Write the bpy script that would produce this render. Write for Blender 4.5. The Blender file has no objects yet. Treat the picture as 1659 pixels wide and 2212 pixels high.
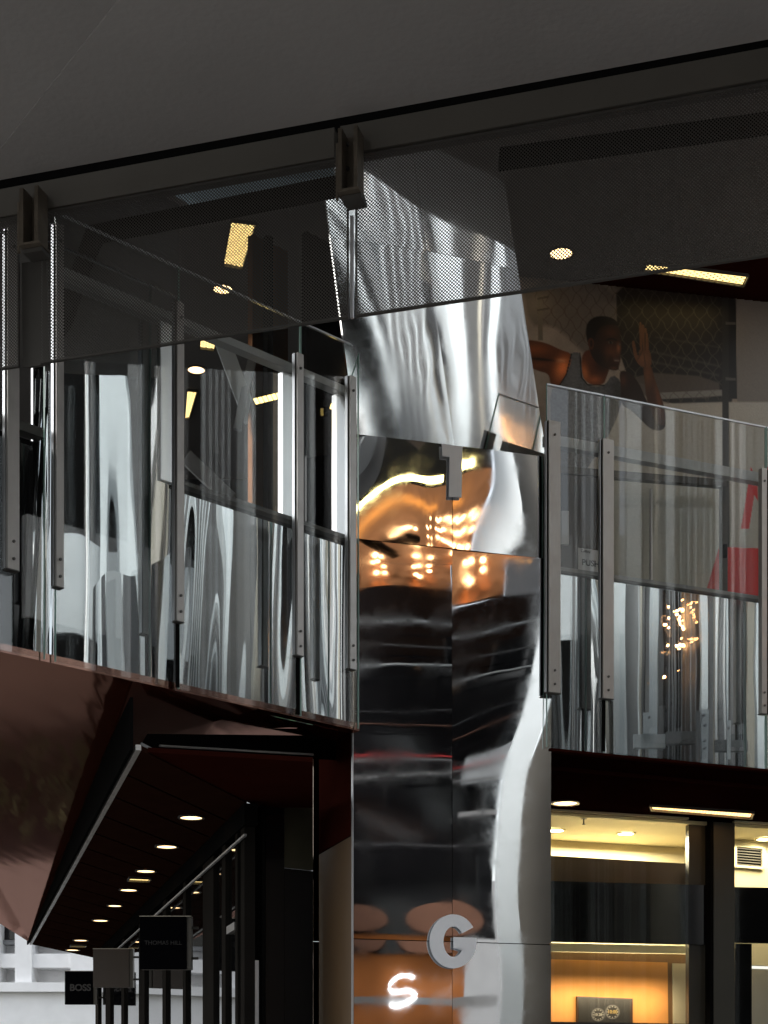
import bpy, bmesh, math, random
import numpy as np
from mathutils import Vector, Matrix
random.seed(4)
S = bpy.context.scene
COL = S.collection
R = math.radians

# ------------------------------------------------------------------ camera
F, CX, HY, EYE = 3456.0, 829.5, 2377.0, 1.6      # focal length, principal column, horizon row (1659 px wide picture), eye height
cam = bpy.data.objects.new('camera', bpy.data.cameras.new('camera'))
COL.objects.link(cam)
cam.location = (0, 0, EYE)
cam.rotation_euler = (R(90), 0, 0)
cam.data.sensor_fit = 'HORIZONTAL'
cam.data.sensor_width = 24
cam.data.lens = 24 * F / 1659
cam.data.shift_y = (HY - 1106) / 1659
cam.data.clip_end = 800
S.camera = cam

# ------------------------------------------------------------------ sky, sun, exposure
SUN_EL, SUN_AZ = 50, 290
w = bpy.data.worlds.new('World'); S.world = w; w.use_nodes = True
nt = w.node_tree; nt.nodes.clear()
sky = nt.nodes.new('ShaderNodeTexSky'); sky.sky_type = 'NISHITA'; sky.sun_disc = False
sky.sun_elevation = R(SUN_EL); sky.sun_rotation = R(SUN_AZ); sky.air_density = 1.6; sky.dust_density = 4
hsv = nt.nodes.new('ShaderNodeHueSaturation'); hsv.inputs['Saturation'].default_value = 0.3
bg = nt.nodes.new('ShaderNodeBackground'); bg.inputs['Strength'].default_value = 0.15
wo = nt.nodes.new('ShaderNodeOutputWorld')
nt.links.new(sky.outputs[0], hsv.inputs['Color']); nt.links.new(hsv.outputs[0], bg.inputs[0]); nt.links.new(bg.outputs[0], wo.inputs[0])
sl = bpy.data.lights.new('sun', 'SUN'); sl.energy = 1.5; sl.angle = R(12); sl.color = (1, .96, .9)
sun = bpy.data.objects.new('sun', sl); COL.objects.link(sun)
sd = Vector((math.sin(R(SUN_AZ)) * math.cos(R(SUN_EL)), math.cos(R(SUN_AZ)) * math.cos(R(SUN_EL)), math.sin(R(SUN_EL))))
sun.rotation_euler = sd.to_track_quat('Z', 'Y').to_euler()
S.view_settings.view_transform = 'Standard'; S.view_settings.look = 'None'
S.view_settings.exposure = 1.4; S.view_settings.gamma = 1
S.view_settings.use_curve_mapping = False
S.render.engine = 'CYCLES'
S.cycles.use_denoising = True
S.cycles.max_bounces = 9; S.cycles.glossy_bounces = 6; S.cycles.diffuse_bounces = 3
S.cycles.transparent_max_bounces = 24; S.cycles.transmission_bounces = 6
S.cycles.sample_clamp_indirect = 6
S.cycles.caustics_reflective = True

# ------------------------------------------------------------------ materials
def mat(name, color, rough=.6, metal=0, var=.12, vscale=3.0, bump=0, bscale=8.0, stretch=(1, 1, 1), spec=.5, coat=0):
    m = bpy.data.materials.new(name); m.use_nodes = True
    n = m.node_tree; p = n.nodes['Principled BSDF']
    p.inputs['Roughness'].default_value = rough; p.inputs['Metallic'].default_value = metal
    p.inputs['Specular IOR Level'].default_value = 0 if spec < .1 else spec
    p.inputs['Coat Weight'].default_value = coat; p.inputs['Coat Roughness'].default_value = .03
    tc = n.nodes.new('ShaderNodeTexCoord'); mp = n.nodes.new('ShaderNodeMapping'); mp.inputs['Scale'].default_value = stretch
    n.links.new(tc.outputs['Object'], mp.inputs[0])
    nz = n.nodes.new('ShaderNodeTexNoise'); nz.inputs['Scale'].default_value = vscale; nz.inputs['Detail'].default_value = 5
    n.links.new(mp.outputs[0], nz.inputs['Vector'])
    mx = n.nodes.new('ShaderNodeMix'); mx.data_type = 'RGBA'
    c = np.array(color)
    mx.inputs[6].default_value = (*(c * (1 - var * 1.6)), 1); mx.inputs[7].default_value = (*np.minimum(c * (1 + var * 1.6), 1), 1)
    n.links.new(nz.outputs[0], mx.inputs[0]); n.links.new(mx.outputs[2], p.inputs['Base Color'])
    if bump:
        bz = n.nodes.new('ShaderNodeTexNoise'); bz.inputs['Scale'].default_value = bscale; bz.inputs['Detail'].default_value = 2
        n.links.new(mp.outputs[0], bz.inputs['Vector'])
        b = n.nodes.new('ShaderNodeBump'); b.inputs['Strength'].default_value = 1; b.inputs['Distance'].default_value = bump
        n.links.new(bz.outputs[0], b.inputs['Height']); n.links.new(b.outputs[0], p.inputs['Normal'])
        if coat: n.links.new(b.outputs[0], p.inputs['Coat Normal'])
    return m

def lacquer(name, base, sheen, rough, fac):
    """dark lacquered metal whose reflections take the paint's own tint"""
    m = bpy.data.materials.new(name); m.use_nodes = True; n = m.node_tree; L = n.links; n.nodes.clear()
    o = n.nodes.new('ShaderNodeOutputMaterial'); mix = n.nodes.new('ShaderNodeMixShader'); mix.inputs[0].default_value = fac
    d = n.nodes.new('ShaderNodeBsdfDiffuse'); g = n.nodes.new('ShaderNodeBsdfGlossy')
    g.inputs['Color'].default_value = (*sheen, 1); g.inputs['Roughness'].default_value = rough
    tc = n.nodes.new('ShaderNodeTexCoord'); mp = n.nodes.new('ShaderNodeMapping'); mp.inputs['Scale'].default_value = (2.2, .35, 1); mp.inputs['Rotation'].default_value = (0, 0, -.5)
    L.new(tc.outputs['Object'], mp.inputs[0])
    z = n.nodes.new('ShaderNodeTexNoise'); z.inputs['Scale'].default_value = 2.2; z.inputs['Detail'].default_value = 1.5; L.new(mp.outputs[0], z.inputs['Vector'])
    b = n.nodes.new('ShaderNodeBump'); b.inputs['Distance'].default_value = .004; L.new(z.outputs[0], b.inputs['Height'])
    z2 = n.nodes.new('ShaderNodeTexNoise'); z2.inputs['Scale'].default_value = 1.3; L.new(tc.outputs['Object'], z2.inputs['Vector'])
    mx = n.nodes.new('ShaderNodeMix'); mx.data_type = 'RGBA'; mx.inputs[6].default_value = (*[c * .7 for c in base], 1); mx.inputs[7].default_value = (*[c * 1.4 for c in base], 1)
    L.new(z2.outputs[0], mx.inputs[0]); L.new(mx.outputs[2], d.inputs[0])
    L.new(b.outputs[0], g.inputs['Normal']); L.new(d.outputs[0], mix.inputs[1]); L.new(g.outputs[0], mix.inputs[2]); L.new(mix.outputs[0], o.inputs[0])
    return m

def smudge(m, lo, hi, scale=2.5):
    """uneven polish: the roughness wanders between lo and hi, with fine rubbed streaks"""
    n = m.node_tree; L = n.links; p = n.nodes['Principled BSDF']
    tc = n.nodes.new('ShaderNodeTexCoord'); a = n.nodes.new('ShaderNodeTexNoise'); a.inputs['Scale'].default_value = scale; a.inputs['Detail'].default_value = 7; a.inputs['Roughness'].default_value = .65
    L.new(tc.outputs['Object'], a.inputs['Vector'])
    r = n.nodes.new('ShaderNodeMapRange'); r.inputs['From Min'].default_value = .42; r.inputs['From Max'].default_value = .72; r.inputs['To Min'].default_value = lo; r.inputs['To Max'].default_value = hi
    L.new(a.outputs[0], r.inputs[0]); L.new(r.outputs[0], p.inputs['Roughness'])
    return m

def emit(name, color, strength, cells=0):
    m = bpy.data.materials.new(name); m.use_nodes = True
    n = m.node_tree; n.nodes.clear()
    e = n.nodes.new('ShaderNodeEmission'); o = n.nodes.new('ShaderNodeOutputMaterial')
    e.inputs[0].default_value = (*color, 1); e.inputs[1].default_value = strength
    n.links.new(e.outputs[0], o.inputs[0])
    return m

def glass_mat(name, tint=(.93, .97, .95), refl=.05):
    m = bpy.data.materials.new(name); m.use_nodes = True
    n = m.node_tree; n.nodes.clear()
    o = n.nodes.new('ShaderNodeOutputMaterial'); mix = n.nodes.new('ShaderNodeMixShader')
    t = n.nodes.new('ShaderNodeBsdfTransparent'); t.inputs[0].default_value = (*tint, 1)
    g = n.nodes.new('ShaderNodeBsdfGlossy'); g.inputs['Roughness'].default_value = .006
    lw = n.nodes.new('ShaderNodeLayerWeight'); lw.inputs[0].default_value = .5
    pw = n.nodes.new('ShaderNodeMath'); pw.operation = 'POWER'; pw.inputs[1].default_value = 5
    ma = n.nodes.new('ShaderNodeMath'); ma.operation = 'MULTIPLY_ADD'; ma.inputs[1].default_value = .9; ma.inputs[2].default_value = refl
    n.links.new(lw.outputs['Facing'], pw.inputs[0]); n.links.new(pw.outputs[0], ma.inputs[0])
    n.links.new(ma.outputs[0], mix.inputs[0]); n.links.new(t.outputs[0], mix.inputs[1]); n.links.new(g.outputs[0], mix.inputs[2])
    n.links.new(mix.outputs[0], o.inputs[0])
    return m

def holes_mat(name, color, pitch, radius, slot=1.0, rough=.5, back=None):
    """perforated sheet: round (or slotted) holes in a staggered grid, measured in metres along the sheet"""
    m = bpy.data.materials.new(name); m.use_nodes = True
    n = m.node_tree; p = n.nodes['Principled BSDF']; L = n.links
    p.inputs['Base Color'].default_value = (*color, 1); p.inputs['Roughness'].default_value = rough
    o = n.nodes['Material Output']
    uv = n.nodes.new('ShaderNodeUVMap'); sep = n.nodes.new('ShaderNodeSeparateXYZ'); L.new(uv.outputs[0], sep.inputs[0])
    def M(op, a, b=None):
        q = n.nodes.new('ShaderNodeMath'); q.operation = op
        for i, v in enumerate((a, b)):
            if v is None: continue
            if isinstance(v, (int, float)): q.inputs[i].default_value = v
            else: L.new(v, q.inputs[i])
        return q.outputs[0]
    def cell(sx, sy):
        u = M('SUBTRACT', M('FRACT', M('ADD', M('DIVIDE', sep.outputs[0], pitch * slot), sx)), .5)
        v = M('SUBTRACT', M('FRACT', M('ADD', M('DIVIDE', sep.outputs[1], pitch * 1.0), sy)), .5)
        u = M('MULTIPLY', u, pitch * slot); v = M('MULTIPLY', v, pitch)
        u = M('DIVIDE', u, slot)
        return M('SQRT', M('ADD', M('MULTIPLY', u, u), M('MULTIPLY', v, v)))
    d = M('MINIMUM', cell(0, 0), cell(.5, .5))
    hole = M('LESS_THAN', d, radius)
    tr = n.nodes.new('ShaderNodeBsdfTransparent'); mix = n.nodes.new('ShaderNodeMixShader')
    L.new(hole, mix.inputs[0]); L.new(p.outputs[0], mix.inputs[1]); L.new(tr.outputs[0], mix.inputs[2]); L.new(mix.outputs[0], o.inputs[0])
    return m

M = {}
M['canopy'] = mat('canopy_plaster', (.32, .312, .308), .75, var=.2, vscale=.45, bump=.002, bscale=30)
M['dark_steel'] = mat('dark_painted_steel', (.055, .052, .048), .5, var=.2)
M['black'] = mat('black_paint', (.006, .006, .006), .7, spec=0)
M['beam'] = mat('grey_beam_paint', (.085, .079, .068), .55, var=.12, vscale=2)
M['bracket'] = mat('weathered_steel', (.13, .11, .085), .5, metal=.3, var=.35, vscale=9, bump=.003, bscale=25)
M['aluminium'] = mat('anodised_aluminium', (.38, .365, .35), .42, metal=.55, var=.06, vscale=60, stretch=(1, 1, .2))
M['white_paint'] = mat('white_paint', (.86, .87, .88), .5, var=.04)
M['satin'] = mat('satin_bright_steel', (.93, .94, .96), .32, metal=1, var=.03)
M['grey_rail'] = mat('pale_grey_rail_paint', (.36, .37, .37), .5, var=.06)
M['glass'] = glass_mat('clear_glass', (.955, .965, .96), .045)
M['shop_clear'] = glass_mat('shop_clear_glass', (.97, .98, .96), .015)
M['edge'] = mat('green_glass_edge', (.25, .40, .36), .2, var=.1)
M['trim'] = mat('bright_glass_edge_trim', (.55, .57, .60), .3, metal=.7)
M['mirror'] = mat('polished_steel', (.54, .56, .58), .035, metal=1, var=.02, bump=.0010, bscale=1.6, stretch=(1.8, 1.8, .3))
M['mirror_tower'] = mat('polished_steel_tower', (.70, .71, .72), .03, metal=1, var=.02, bump=.0007, bscale=1.7, stretch=(.7, .7, .9))
M['mirror_fin'] = mat('polished_steel_canted', (.95, .97, .99), .06, metal=1, var=.02, bump=.002, bscale=1.2, stretch=(1.4, 1.4, .5))
M['bronze_mirror'] = mat('bronze_mirror', (.40, .26, .13), .05, metal=1, var=.05, bump=.003, bscale=1.5, stretch=(.6, .6, 2))
M['red_gloss'] = lacquer('glossy_dark_red_panel', (.045, .011, .006), (.62, .36, .29), .07, .42)
M['red_dark'] = mat('dark_red_soffit_paint', (.028, .006, .004), .45, var=.15, spec=.06)
M['brown_panel'] = mat('dark_brown_soffit_panel', (.022, .009, .006), .3, spec=.06, var=.2, vscale=5)
M['ceil_dark'] = mat('dark_ceiling_board', (.13, .122, .115), .6, var=.12, vscale=1.5)
M['black_gloss'] = mat('black_gloss_panel', (.006, .006, .007), .08, var=.2)
M['copper'] = mat('copper_metal', (.13, .056, .024), .28, metal=1, var=.15, vscale=3, bump=.04, bscale=2.2)
M['mesh'] = holes_mat('perforated_screen', (.048, .044, .040), .0176, .0044)
M['floor'] = mat('dark_paving', (.055, .053, .05), .8, var=.2, vscale=1.5)
M['white_wall'] = mat('white_rendered_wall', (.90, .90, .90), .8, var=.06, vscale=4, bump=.004)
M['pale_col'] = mat('pale_blue_grey_steel', (.66, .72, .75), .5, var=.05)
M['beige_col'] = mat('beige_grey_cladding', (.48, .45, .38), .55, var=.06)
M['mid_col'] = mat('mid_grey_cladding', (.20, .205, .21), .5, var=.1)
M['dark_col'] = mat('charcoal_cladding', (.035, .036, .04), .5, var=.15)
M['cable'] = mat('steel_cable', (.30, .32, .34), .4, metal=.5)
M['cream'] = mat('cream_plaster', (.66, .59, .38), .7, var=.04)
M['orange'] = mat('orange_plaster', (.60, .27, .07), .75, var=.14, vscale=6)
M['brown_band'] = mat('brown_sign_band', (.075, .045, .02), .4, var=.12)
M['sign_beige'] = mat('beige_sign_box', (.040, .027, .018), .5, var=.08)
M['sign_black'] = mat('black_sign_box', (.003, .003, .004), .25, var=.1, spec=0)
M['frame_dark'] = mat('near_black_frame', (.012, .011, .010), .4, var=.2, spec=.08)
M['shopglass'] = mat('dark_shop_glass', (.004, .004, .004), .02, var=.1, spec=.9)
M['letter'] = mat('white_letter_face', (.90, .93, 1.0), .5, metal=0, var=.02)
M['ink'] = mat('black_ink', (.01, .01, .012), .6)
M['label'] = mat('white_label', (.55, .55, .55), .5, var=.03)
M['warm'] = emit('warm_lamp', (1, .66, .32), 1.9)
M['warm_soft'] = emit('warm_strip_lamp', (1, .70, .26), .95)
M['shop_lamp'] = emit('shop_downlight', (1, .86, .55), 14)
M['strip_glow'] = emit('strip_lamp_cell', (1, .72, .22), 1.6)
M['bulb'] = emit('warm_bulb', (1, .45, .16), 45)
M['grid'] = holes_mat('lamp_louvre', (.18, .13, .06), .034, .0125, slot=1.7)
M['light_col'] = mat('light_grey_cladding', (.42, .45, .47), .5, var=.08)
M['brown_round'] = mat('brown_round_panel', (.13, .055, .03), .6)
M['orange_deep'] = mat('deep_orange_plaster', (.38, .12, .02), .7, var=.15, vscale=2)
M['brown_frame_env'] = mat('brown_wall_paint', (.13, .055, .032), .6)
M['red_rail'] = mat('red_rail_paint', (.6, .03, .03), .5)
M['neon'] = emit('white_neon', (1, 1, 1), 2.2)
M['yellow_strip'] = emit('yellow_strip_lamp', (1, .80, .30), 9)
M['bulb_soft'] = emit('copper_bulb', (1, .52, .22), 6)
M['plaster_dim'] = mat('grey_plaster', (.30, .29, .27), .8, var=.12, vscale=2)

smudge(M['mirror'], .008, .035); smudge(M['mirror_tower'], .012, .09); smudge(M['mirror_fin'], .03, .08); smudge(M['aluminium'], .34, .55, 6); smudge(M['canopy'], .6, .9, 1)
# ------------------------------------------------------------------ geometry helpers
def P(x, y, Y):
    return Vector(((x - CX) / F * Y, Y, EYE + (HY - y) / F * Y))

class Plane:
    """vertical plane through two picture columns at given distances"""
    def __init__(s, x1, Y1, x2, Y2):
        s.a = Vector(((x1 - CX) / F * Y1, Y1)); s.b = Vector(((x2 - CX) / F * Y2, Y2))
        d = (s.b - s.a).normalized(); s.d = d
        s.n = Vector((d.y, -d.x))           # towards the camera side
        if s.n.dot(-s.a) < 0: s.n = -s.n
    def col(s, x, off=0):                   # the plane point (X,Y) at picture column x, off metres behind the plane
        c = (x - CX) / F
        p0 = s.a - s.n * off
        # (c*Y, Y) on the plane: n.(p-p0)=0
        Y = s.n.dot(p0) / (s.n.x * c + s.n.y)
        return Vector((c * Y, Y))
    def at(s, x, y, off=0):
        q = s.col(x, off); return P(x, y, q.y)
    def up(s, x, h, off=0):                 # h metres above eye
        q = s.col(x, off); return Vector((q.x, q.y, EYE + h))
    @property
    def n3(s): return Vector((s.n.x, s.n.y, 0))

def new(name, verts, faces, m, parent=None, smooth=False, uv=None):
    me = bpy.data.meshes.new(name)
    o = bpy.data.objects.new(name, me); COL.objects.link(o)
    if parent is not None:
        o.parent = parent; org = parent_loc(parent)
    else:
        org = Vector((sum(v[0] for v in verts) / len(verts), sum(v[1] for v in verts) / len(verts), min(v[2] for v in verts)))
        o.location = org
    if parent is not None:
        c = sum((Vector(v) for v in verts), Vector()) / len(verts)
        o.location = c - org; sub = c
    else: sub = org
    o['_w'] = tuple(sub)
    me.from_pydata([Vector(v) - sub for v in verts], [], faces)
    if isinstance(m, str): m = M[m]
    me.materials.append(m)
    if uv:
        l = me.uv_layers.new(name='UVMap')
        for lp in me.loops: l.data[lp.index].uv = uv[lp.vertex_index]
    if smooth:
        for p in me.polygons: p.use_smooth = True
    me.update()
    return o

def parent_loc(o): return Vector(o['_w'])

def thing(name, label, cat, loc, group=None):
    o = bpy.data.objects.new(name, None); COL.objects.link(o); o.empty_display_size = .1
    o.location = loc; o['_w'] = tuple(loc)
    o['label'] = label; o['category'] = cat
    if group: o['group'] = group
    return o

def tag(o, label, cat, group=None):
    o['label'] = label; o['category'] = cat
    if group: o['group'] = group
    return o

def struct(o):
    o['kind'] = 'structure'; return o

def prism_g(pts, vec):
    n = len(pts); v = [Vector(p) for p in pts] + [Vector(p) + Vector(vec) for p in pts]
    f = [list(range(n)), list(range(2 * n - 1, n - 1, -1))]
    for i in range(n): j = (i + 1) % n; f.append([i, i + n, j + n, j])
    return v, f

def prism(name, pts, vec, m, parent=None):
    v, f = prism_g(pts, vec); o = new(name, v, f, m, parent)
    bm = bmesh.new(); bm.from_mesh(o.data); bmesh.ops.recalc_face_normals(bm, faces=bm.faces); bm.to_mesh(o.data); bm.free()
    return o

def join_g(parts):
    V, Fc = [], []
    for v, f in parts:
        k = len(V); V += list(v); Fc += [[i + k for i in q] for q in f]
    return V, Fc

def multi(name, parts, m, parent=None):
    v, f = join_g(parts); o = new(name, v, f, m, parent)
    bm = bmesh.new(); bm.from_mesh(o.data); bmesh.ops.recalc_face_normals(bm, faces=bm.faces); bm.to_mesh(o.data); bm.free()
    return o

def wbox_g(pl, x0, x1, h0, h1, off, th):
    """upright box on a vertical plane: picture columns x0..x1, heights above eye, front face off metres behind the plane, th thick"""
    a, b = pl.up(x0, h0, off), pl.up(x1, h0, off); c, d = pl.up(x1, h1, off), pl.up(x0, h1, off)
    return prism_g([a, b, c, d], -pl.n3 * th)
def wbox(name, pl, x0, x1, h0, h1, off, th, m, parent=None):
    v, f = wbox_g(pl, x0, x1, h0, h1, off, th)
    return multi(name, [(v, f)], m, parent)
def poly(name, pl, pix, off, th, m, parent=None):
    """a plate whose outline is given by picture points on the plane"""
    return prism(name, [pl.at(x, y, off) for x, y in pix], -pl.n3 * th, m, parent)

def box_g(c, s, rz=0):
    hx, hy, hz = s[0] / 2, s[1] / 2, s[2] / 2; r = Matrix.Rotation(rz, 3, 'Z'); c = Vector(c)
    p = [c + r @ Vector((sx * hx, sy * hy, -hz)) for sx, sy in ((-1, -1), (1, -1), (1, 1), (-1, 1))]
    return prism_g(p, (0, 0, s[2]))

def tube_g(pts, r, n=8):
    V, Fc = [], []; pts = [Vector(p) for p in pts]
    for i, p in enumerate(pts):
        t = (pts[min(i + 1, len(pts) - 1)] - pts[max(i - 1, 0)]).normalized()
        u = t.orthogonal().normalized() if abs(t.z) > .9 else t.cross(Vector((0, 0, 1))).normalized()
        w_ = t.cross(u)
        for k in range(n):
            a = 2 * math.pi * k / n; V.append(p + u * (r * math.cos(a)) + w_ * (r * math.sin(a)))
    for i in range(len(pts) - 1):
        for k in range(n): k2 = (k + 1) % n; Fc.append([i * n + k, i * n + k2, (i + 1) * n + k2, (i + 1) * n + k])
    Fc.append(list(range(n))[::-1]); Fc.append([(len(pts) - 1) * n + k for k in range(n)])
    return V, Fc

def disc_g(c, r, h, n=20, sx=1, sy=1, rz=0):
    c = Vector(c); m_ = Matrix.Rotation(rz, 3, 'Z')
    return prism_g([c + m_ @ Vector((r * sx * math.cos(2 * math.pi * k / n), r * sy * math.sin(2 * math.pi * k / n), 0)) for k in range(n)], (0, 0, h))

def text(name, s, loc, size, rot_z, m, parent=None, extrude=.002, offset=0, sx=1, align='CENTER'):
    cu = bpy.data.curves.new(name, 'FONT'); cu.body = s; cu.size = size; cu.extrude = extrude; cu.offset = offset
    cu.align_x = align; cu.align_y = 'CENTER'
    tmp = bpy.data.objects.new('tmp', cu); COL.objects.link(tmp)
    bpy.context.view_layer.update()
    me = bpy.data.meshes.new_from_object(tmp.evaluated_get(bpy.context.evaluated_depsgraph_get()))
    bpy.data.objects.remove(tmp)
    o = bpy.data.objects.new(name, me); COL.objects.link(o); me.materials.clear(); me.materials.append(M[m] if isinstance(m, str) else m)
    me.name = name
    o['_w'] = tuple(loc)
    o.location = Vector(loc) - (parent_loc(parent) if parent else Vector())
    o.parent = parent
    o.rotation_euler = (R(90), 0, rot_z); o.scale = (sx, 1, 1)
    return o

# planes of the building
BL = Plane(120, 9.44, 775, 11.15)        # left balcony front
BR = Plane(1187, 11.72, 1659, 12.47)     # right balcony front
TW = Plane(780, 11.35, 1187, 11.77)      # mirror tower front
SC = Plane(0, 8.75, 1659, 7.57)          # perforated screen line
HB, HF, HRAIL, HTOP, HCEIL = 2.6, 3.93, 5.0, 5.25, 6.6
HCAN = 4.98

def vdir(n3, p, q):
    """reflect point q of the mirrored world through the mirror plane (p, n)"""
    return q - 2 * (q - p).dot(n3) * n3
def mirrored(pl, parts, off=0):
    p0 = Vector((pl.a.x, pl.a.y, 0)) - pl.n3 * off; n = pl.n3
    out = []
    for v, f in parts:
        out.append(([vdir(n, p0, Vector(q)) for q in v], f))
    return out
def vbox(x0, x1, Y, h0, h1, depth):
    """box in the world seen in a mirror: picture columns at distance Y"""
    return prism_g([P(x0, HY, Y) + Vector((0, 0, h0)), P(x1, HY, Y) + Vector((0, 0, h0)), P(x1, HY, Y) + Vector((0, 0, h1)), P(x0, HY, Y) + Vector((0, 0, h1))], (0, depth, 0))
def hy(y, Y): return (HY - y) / F * Y      # height above eye of picture row y at distance Y

# ================================================================== ground and far buildings
struct(prism('ground', [(-90, -90, -.3), (90, -90, -.3), (90, 120, -.3), (-90, 120, -.3)], (0, 0, .3), 'floor'))

# white office building far left, beyond the passage
FW = 27.0
wb = thing('white_building', 'bright white rendered building with dark windows beyond the passage', 'building', (-5, FW, 0))
def fwbox(name, x0, x1, y0, y1, d0, th, m, parent=wb):
    a = P(x0, y1, FW + d0); b = P(x1, y1, FW + d0); c = P(x1, y0, FW + d0); d = P(x0, y0, FW + d0)
    return prism(name, [a, b, c, d], (0, th, 0), m, parent)
multi('wall', [prism_g([P(-900, HY, FW) + Vector((0, 0, -1.6)), P(760, HY, FW) + Vector((0, 0, -1.6)), P(760, 2140, FW), P(-900, 2140, FW)], (0, .4, 0)),
               prism_g([P(-900, 2090, FW + .1), P(760, 2090, FW + .1), P(760, 2060, FW + .1), P(-900, 2060, FW + .1)], (0, .4, 0))], 'white_wall', wb)
prism('plinth', [P(-900, HY, FW) + Vector((0, -.03, -1.6)), P(760, HY, FW) + Vector((0, -.03, -1.6)), P(760, HY, FW) + Vector((0, -.03, .1)), P(-900, HY, FW) + Vector((0, -.03, .1))], (0, .028, 0), M['dark_col'], wb)  # unseen dark base, added to darken the red soffit's reflection
fwbox('upper_wall', -900, 760, 1100, 2141, .55, .3, 'white_wall')
for x0, x1 in ((-880, -760), (-600, -480), (-300, -180), (-20, -2), (32, 68), (152, 225), (330, 392), (455, 520), (600, 660)):
    fwbox('pilaster', x0, x1, 1200, 2139, .02, .53, 'white_wall')
fwbox('ledge', -900, 760, 2122, 2142, -.12, .12, 'white_wall')
for x0, x1 in ((-180, -20), (-2, 32), (68, 152), (225, 330), (392, 455), (520, 600)):
    f_ = fwbox('window', x0, x1, 1900, 2030, .40, .14, 'black_gloss')
    fwbox('sill', x0 + 1, x1 - 1, 2031, 2040, .30, .24, 'mid_col', wb)

# ================================================================== canopy overhead and its edge beam
cn = thing('canopy', 'large smooth grey canopy underside filling the top of the view', 'canopy', (0, 5, EYE + HCAN))
def can_pt(x, off): q = SC.col(x, 0); return Vector((q.x, q.y, 0)) + SC.n3 * off
CX0, CX1 = -700, 2350
def strip(name, off0, off1, z, th, m, parent, x0=CX0, x1=CX1):
    a, b = can_pt(x0, off0), can_pt(x1, off0); c, d = can_pt(x1, off1), can_pt(x0, off1)
    return prism(name, [Vector((p.x, p.y, z)) for p in (a, b, c, d)], (0, 0, th), m, parent)
# picture rows at the left/right ends: canopy edge line 405..105, band below it, then the screen top
# underside panels, split along one slanting joint
ze = EYE + HCAN + .02
A0, A1 = can_pt(-500, .03), can_pt(2350, .03)
J0, J1 = P(0, 375, 1), P(385, 0, 1)
def on_h(x, y, h): Y = h * F / (HY - y); return P(x, y, Y)
j0, j1 = on_h(-60, 400, HCAN + .02), on_h(385, -160, HCAN + .02)
far_l = Vector((-6.5, 2.6, 0)); far_r = Vector((3.0, 2.6, 0))
dirj = (j1 - j0); tj = (2.6 - j0.y) / dirj.y; jn = j0 + dirj * tj
jp0 = j0
prism('ceiling_panel', [(p.x, p.y, ze) for p in (jp0, A1 if False else can_pt(1790, .03), far_r, jn)], (0, 0, .25), 'canopy', cn)
prism('ceiling_panel', [(p.x, p.y, ze + .012) for p in (can_pt(-700, .03), jp0, jn, far_l)], (0, 0, .25), 'canopy', cn)
eb = thing('edge_beam', 'long grey beam under the canopy edge above the perforated screens', 'beam', can_pt(830, 0) + Vector((0, 0, EYE + HCAN)))
def scbox(name, x0, x1, h0, h1, off, th, m, parent=None): return wbox(name, SC, x0, x1, h0, h1, off, th, m, parent)
scbox('beam_recess', -700, 1780, HCAN - .03, HCAN + .12, .05, .2, 'black', eb)
scbox('beam_face', -700, 722, 4.825, HCAN - .004, -.012, .055, 'beam', eb)
scbox('beam_face', 735, 1780, 4.83, HCAN - .004, -.012, .055, 'beam', eb)
scbox('beam_flange', -700, 1780, 4.808, 4.82, -.004, .05, 'dark_steel', eb)

# perforated screens hung from the beam
def screen(x0, x1, h0, h1, label):
    q = SC.col((x0 + x1) / 2)
    t = thing('perforated_screen', label, 'screen', (q.x, q.y, EYE + h0), 'perforated metal screens under the canopy edge')
    a, b = SC.up(x0, h0), SC.up(x1, h0); c, d = SC.up(x1, h1), SC.up(x0, h1)
    L = (b - a).length; H = h1 - h0; th = SC.n3 * -.0015
    uv = [(0, 0), (L, 0), (L, H), (0, H)]
    new('mesh_sheet', [a, b, c, d], [[0, 1, 2, 3]], 'mesh', t, uv=uv)
    # folded plain hem
    multi('hem', [prism_g([SC.up(x0, h0, .001), SC.up(x1, h0, .001), SC.up(x1, h0 + .010, .001), SC.up(x0, h0 + .010, .001)], -SC.n3 * .02)], 'dark_steel', t)
    for xa, xb in ((x0, x0 + 3), (x1 - 3, x1)):
        wbox('side_hem', SC, xa, xb, h0 + .011, h1, .002, .015, 'dark_steel', t)
    return t
screen(-520, 40, 4.0, 4.815, 'perforated metal screen at the far left, beside the first bracket')
screen(86, 752, 4.0, 4.815, 'wide perforated metal screen hanging between the two steel brackets')
screen(767, 1770, 4.0, 4.815, 'wide perforated metal screen hanging right of the central bracket')
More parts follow.
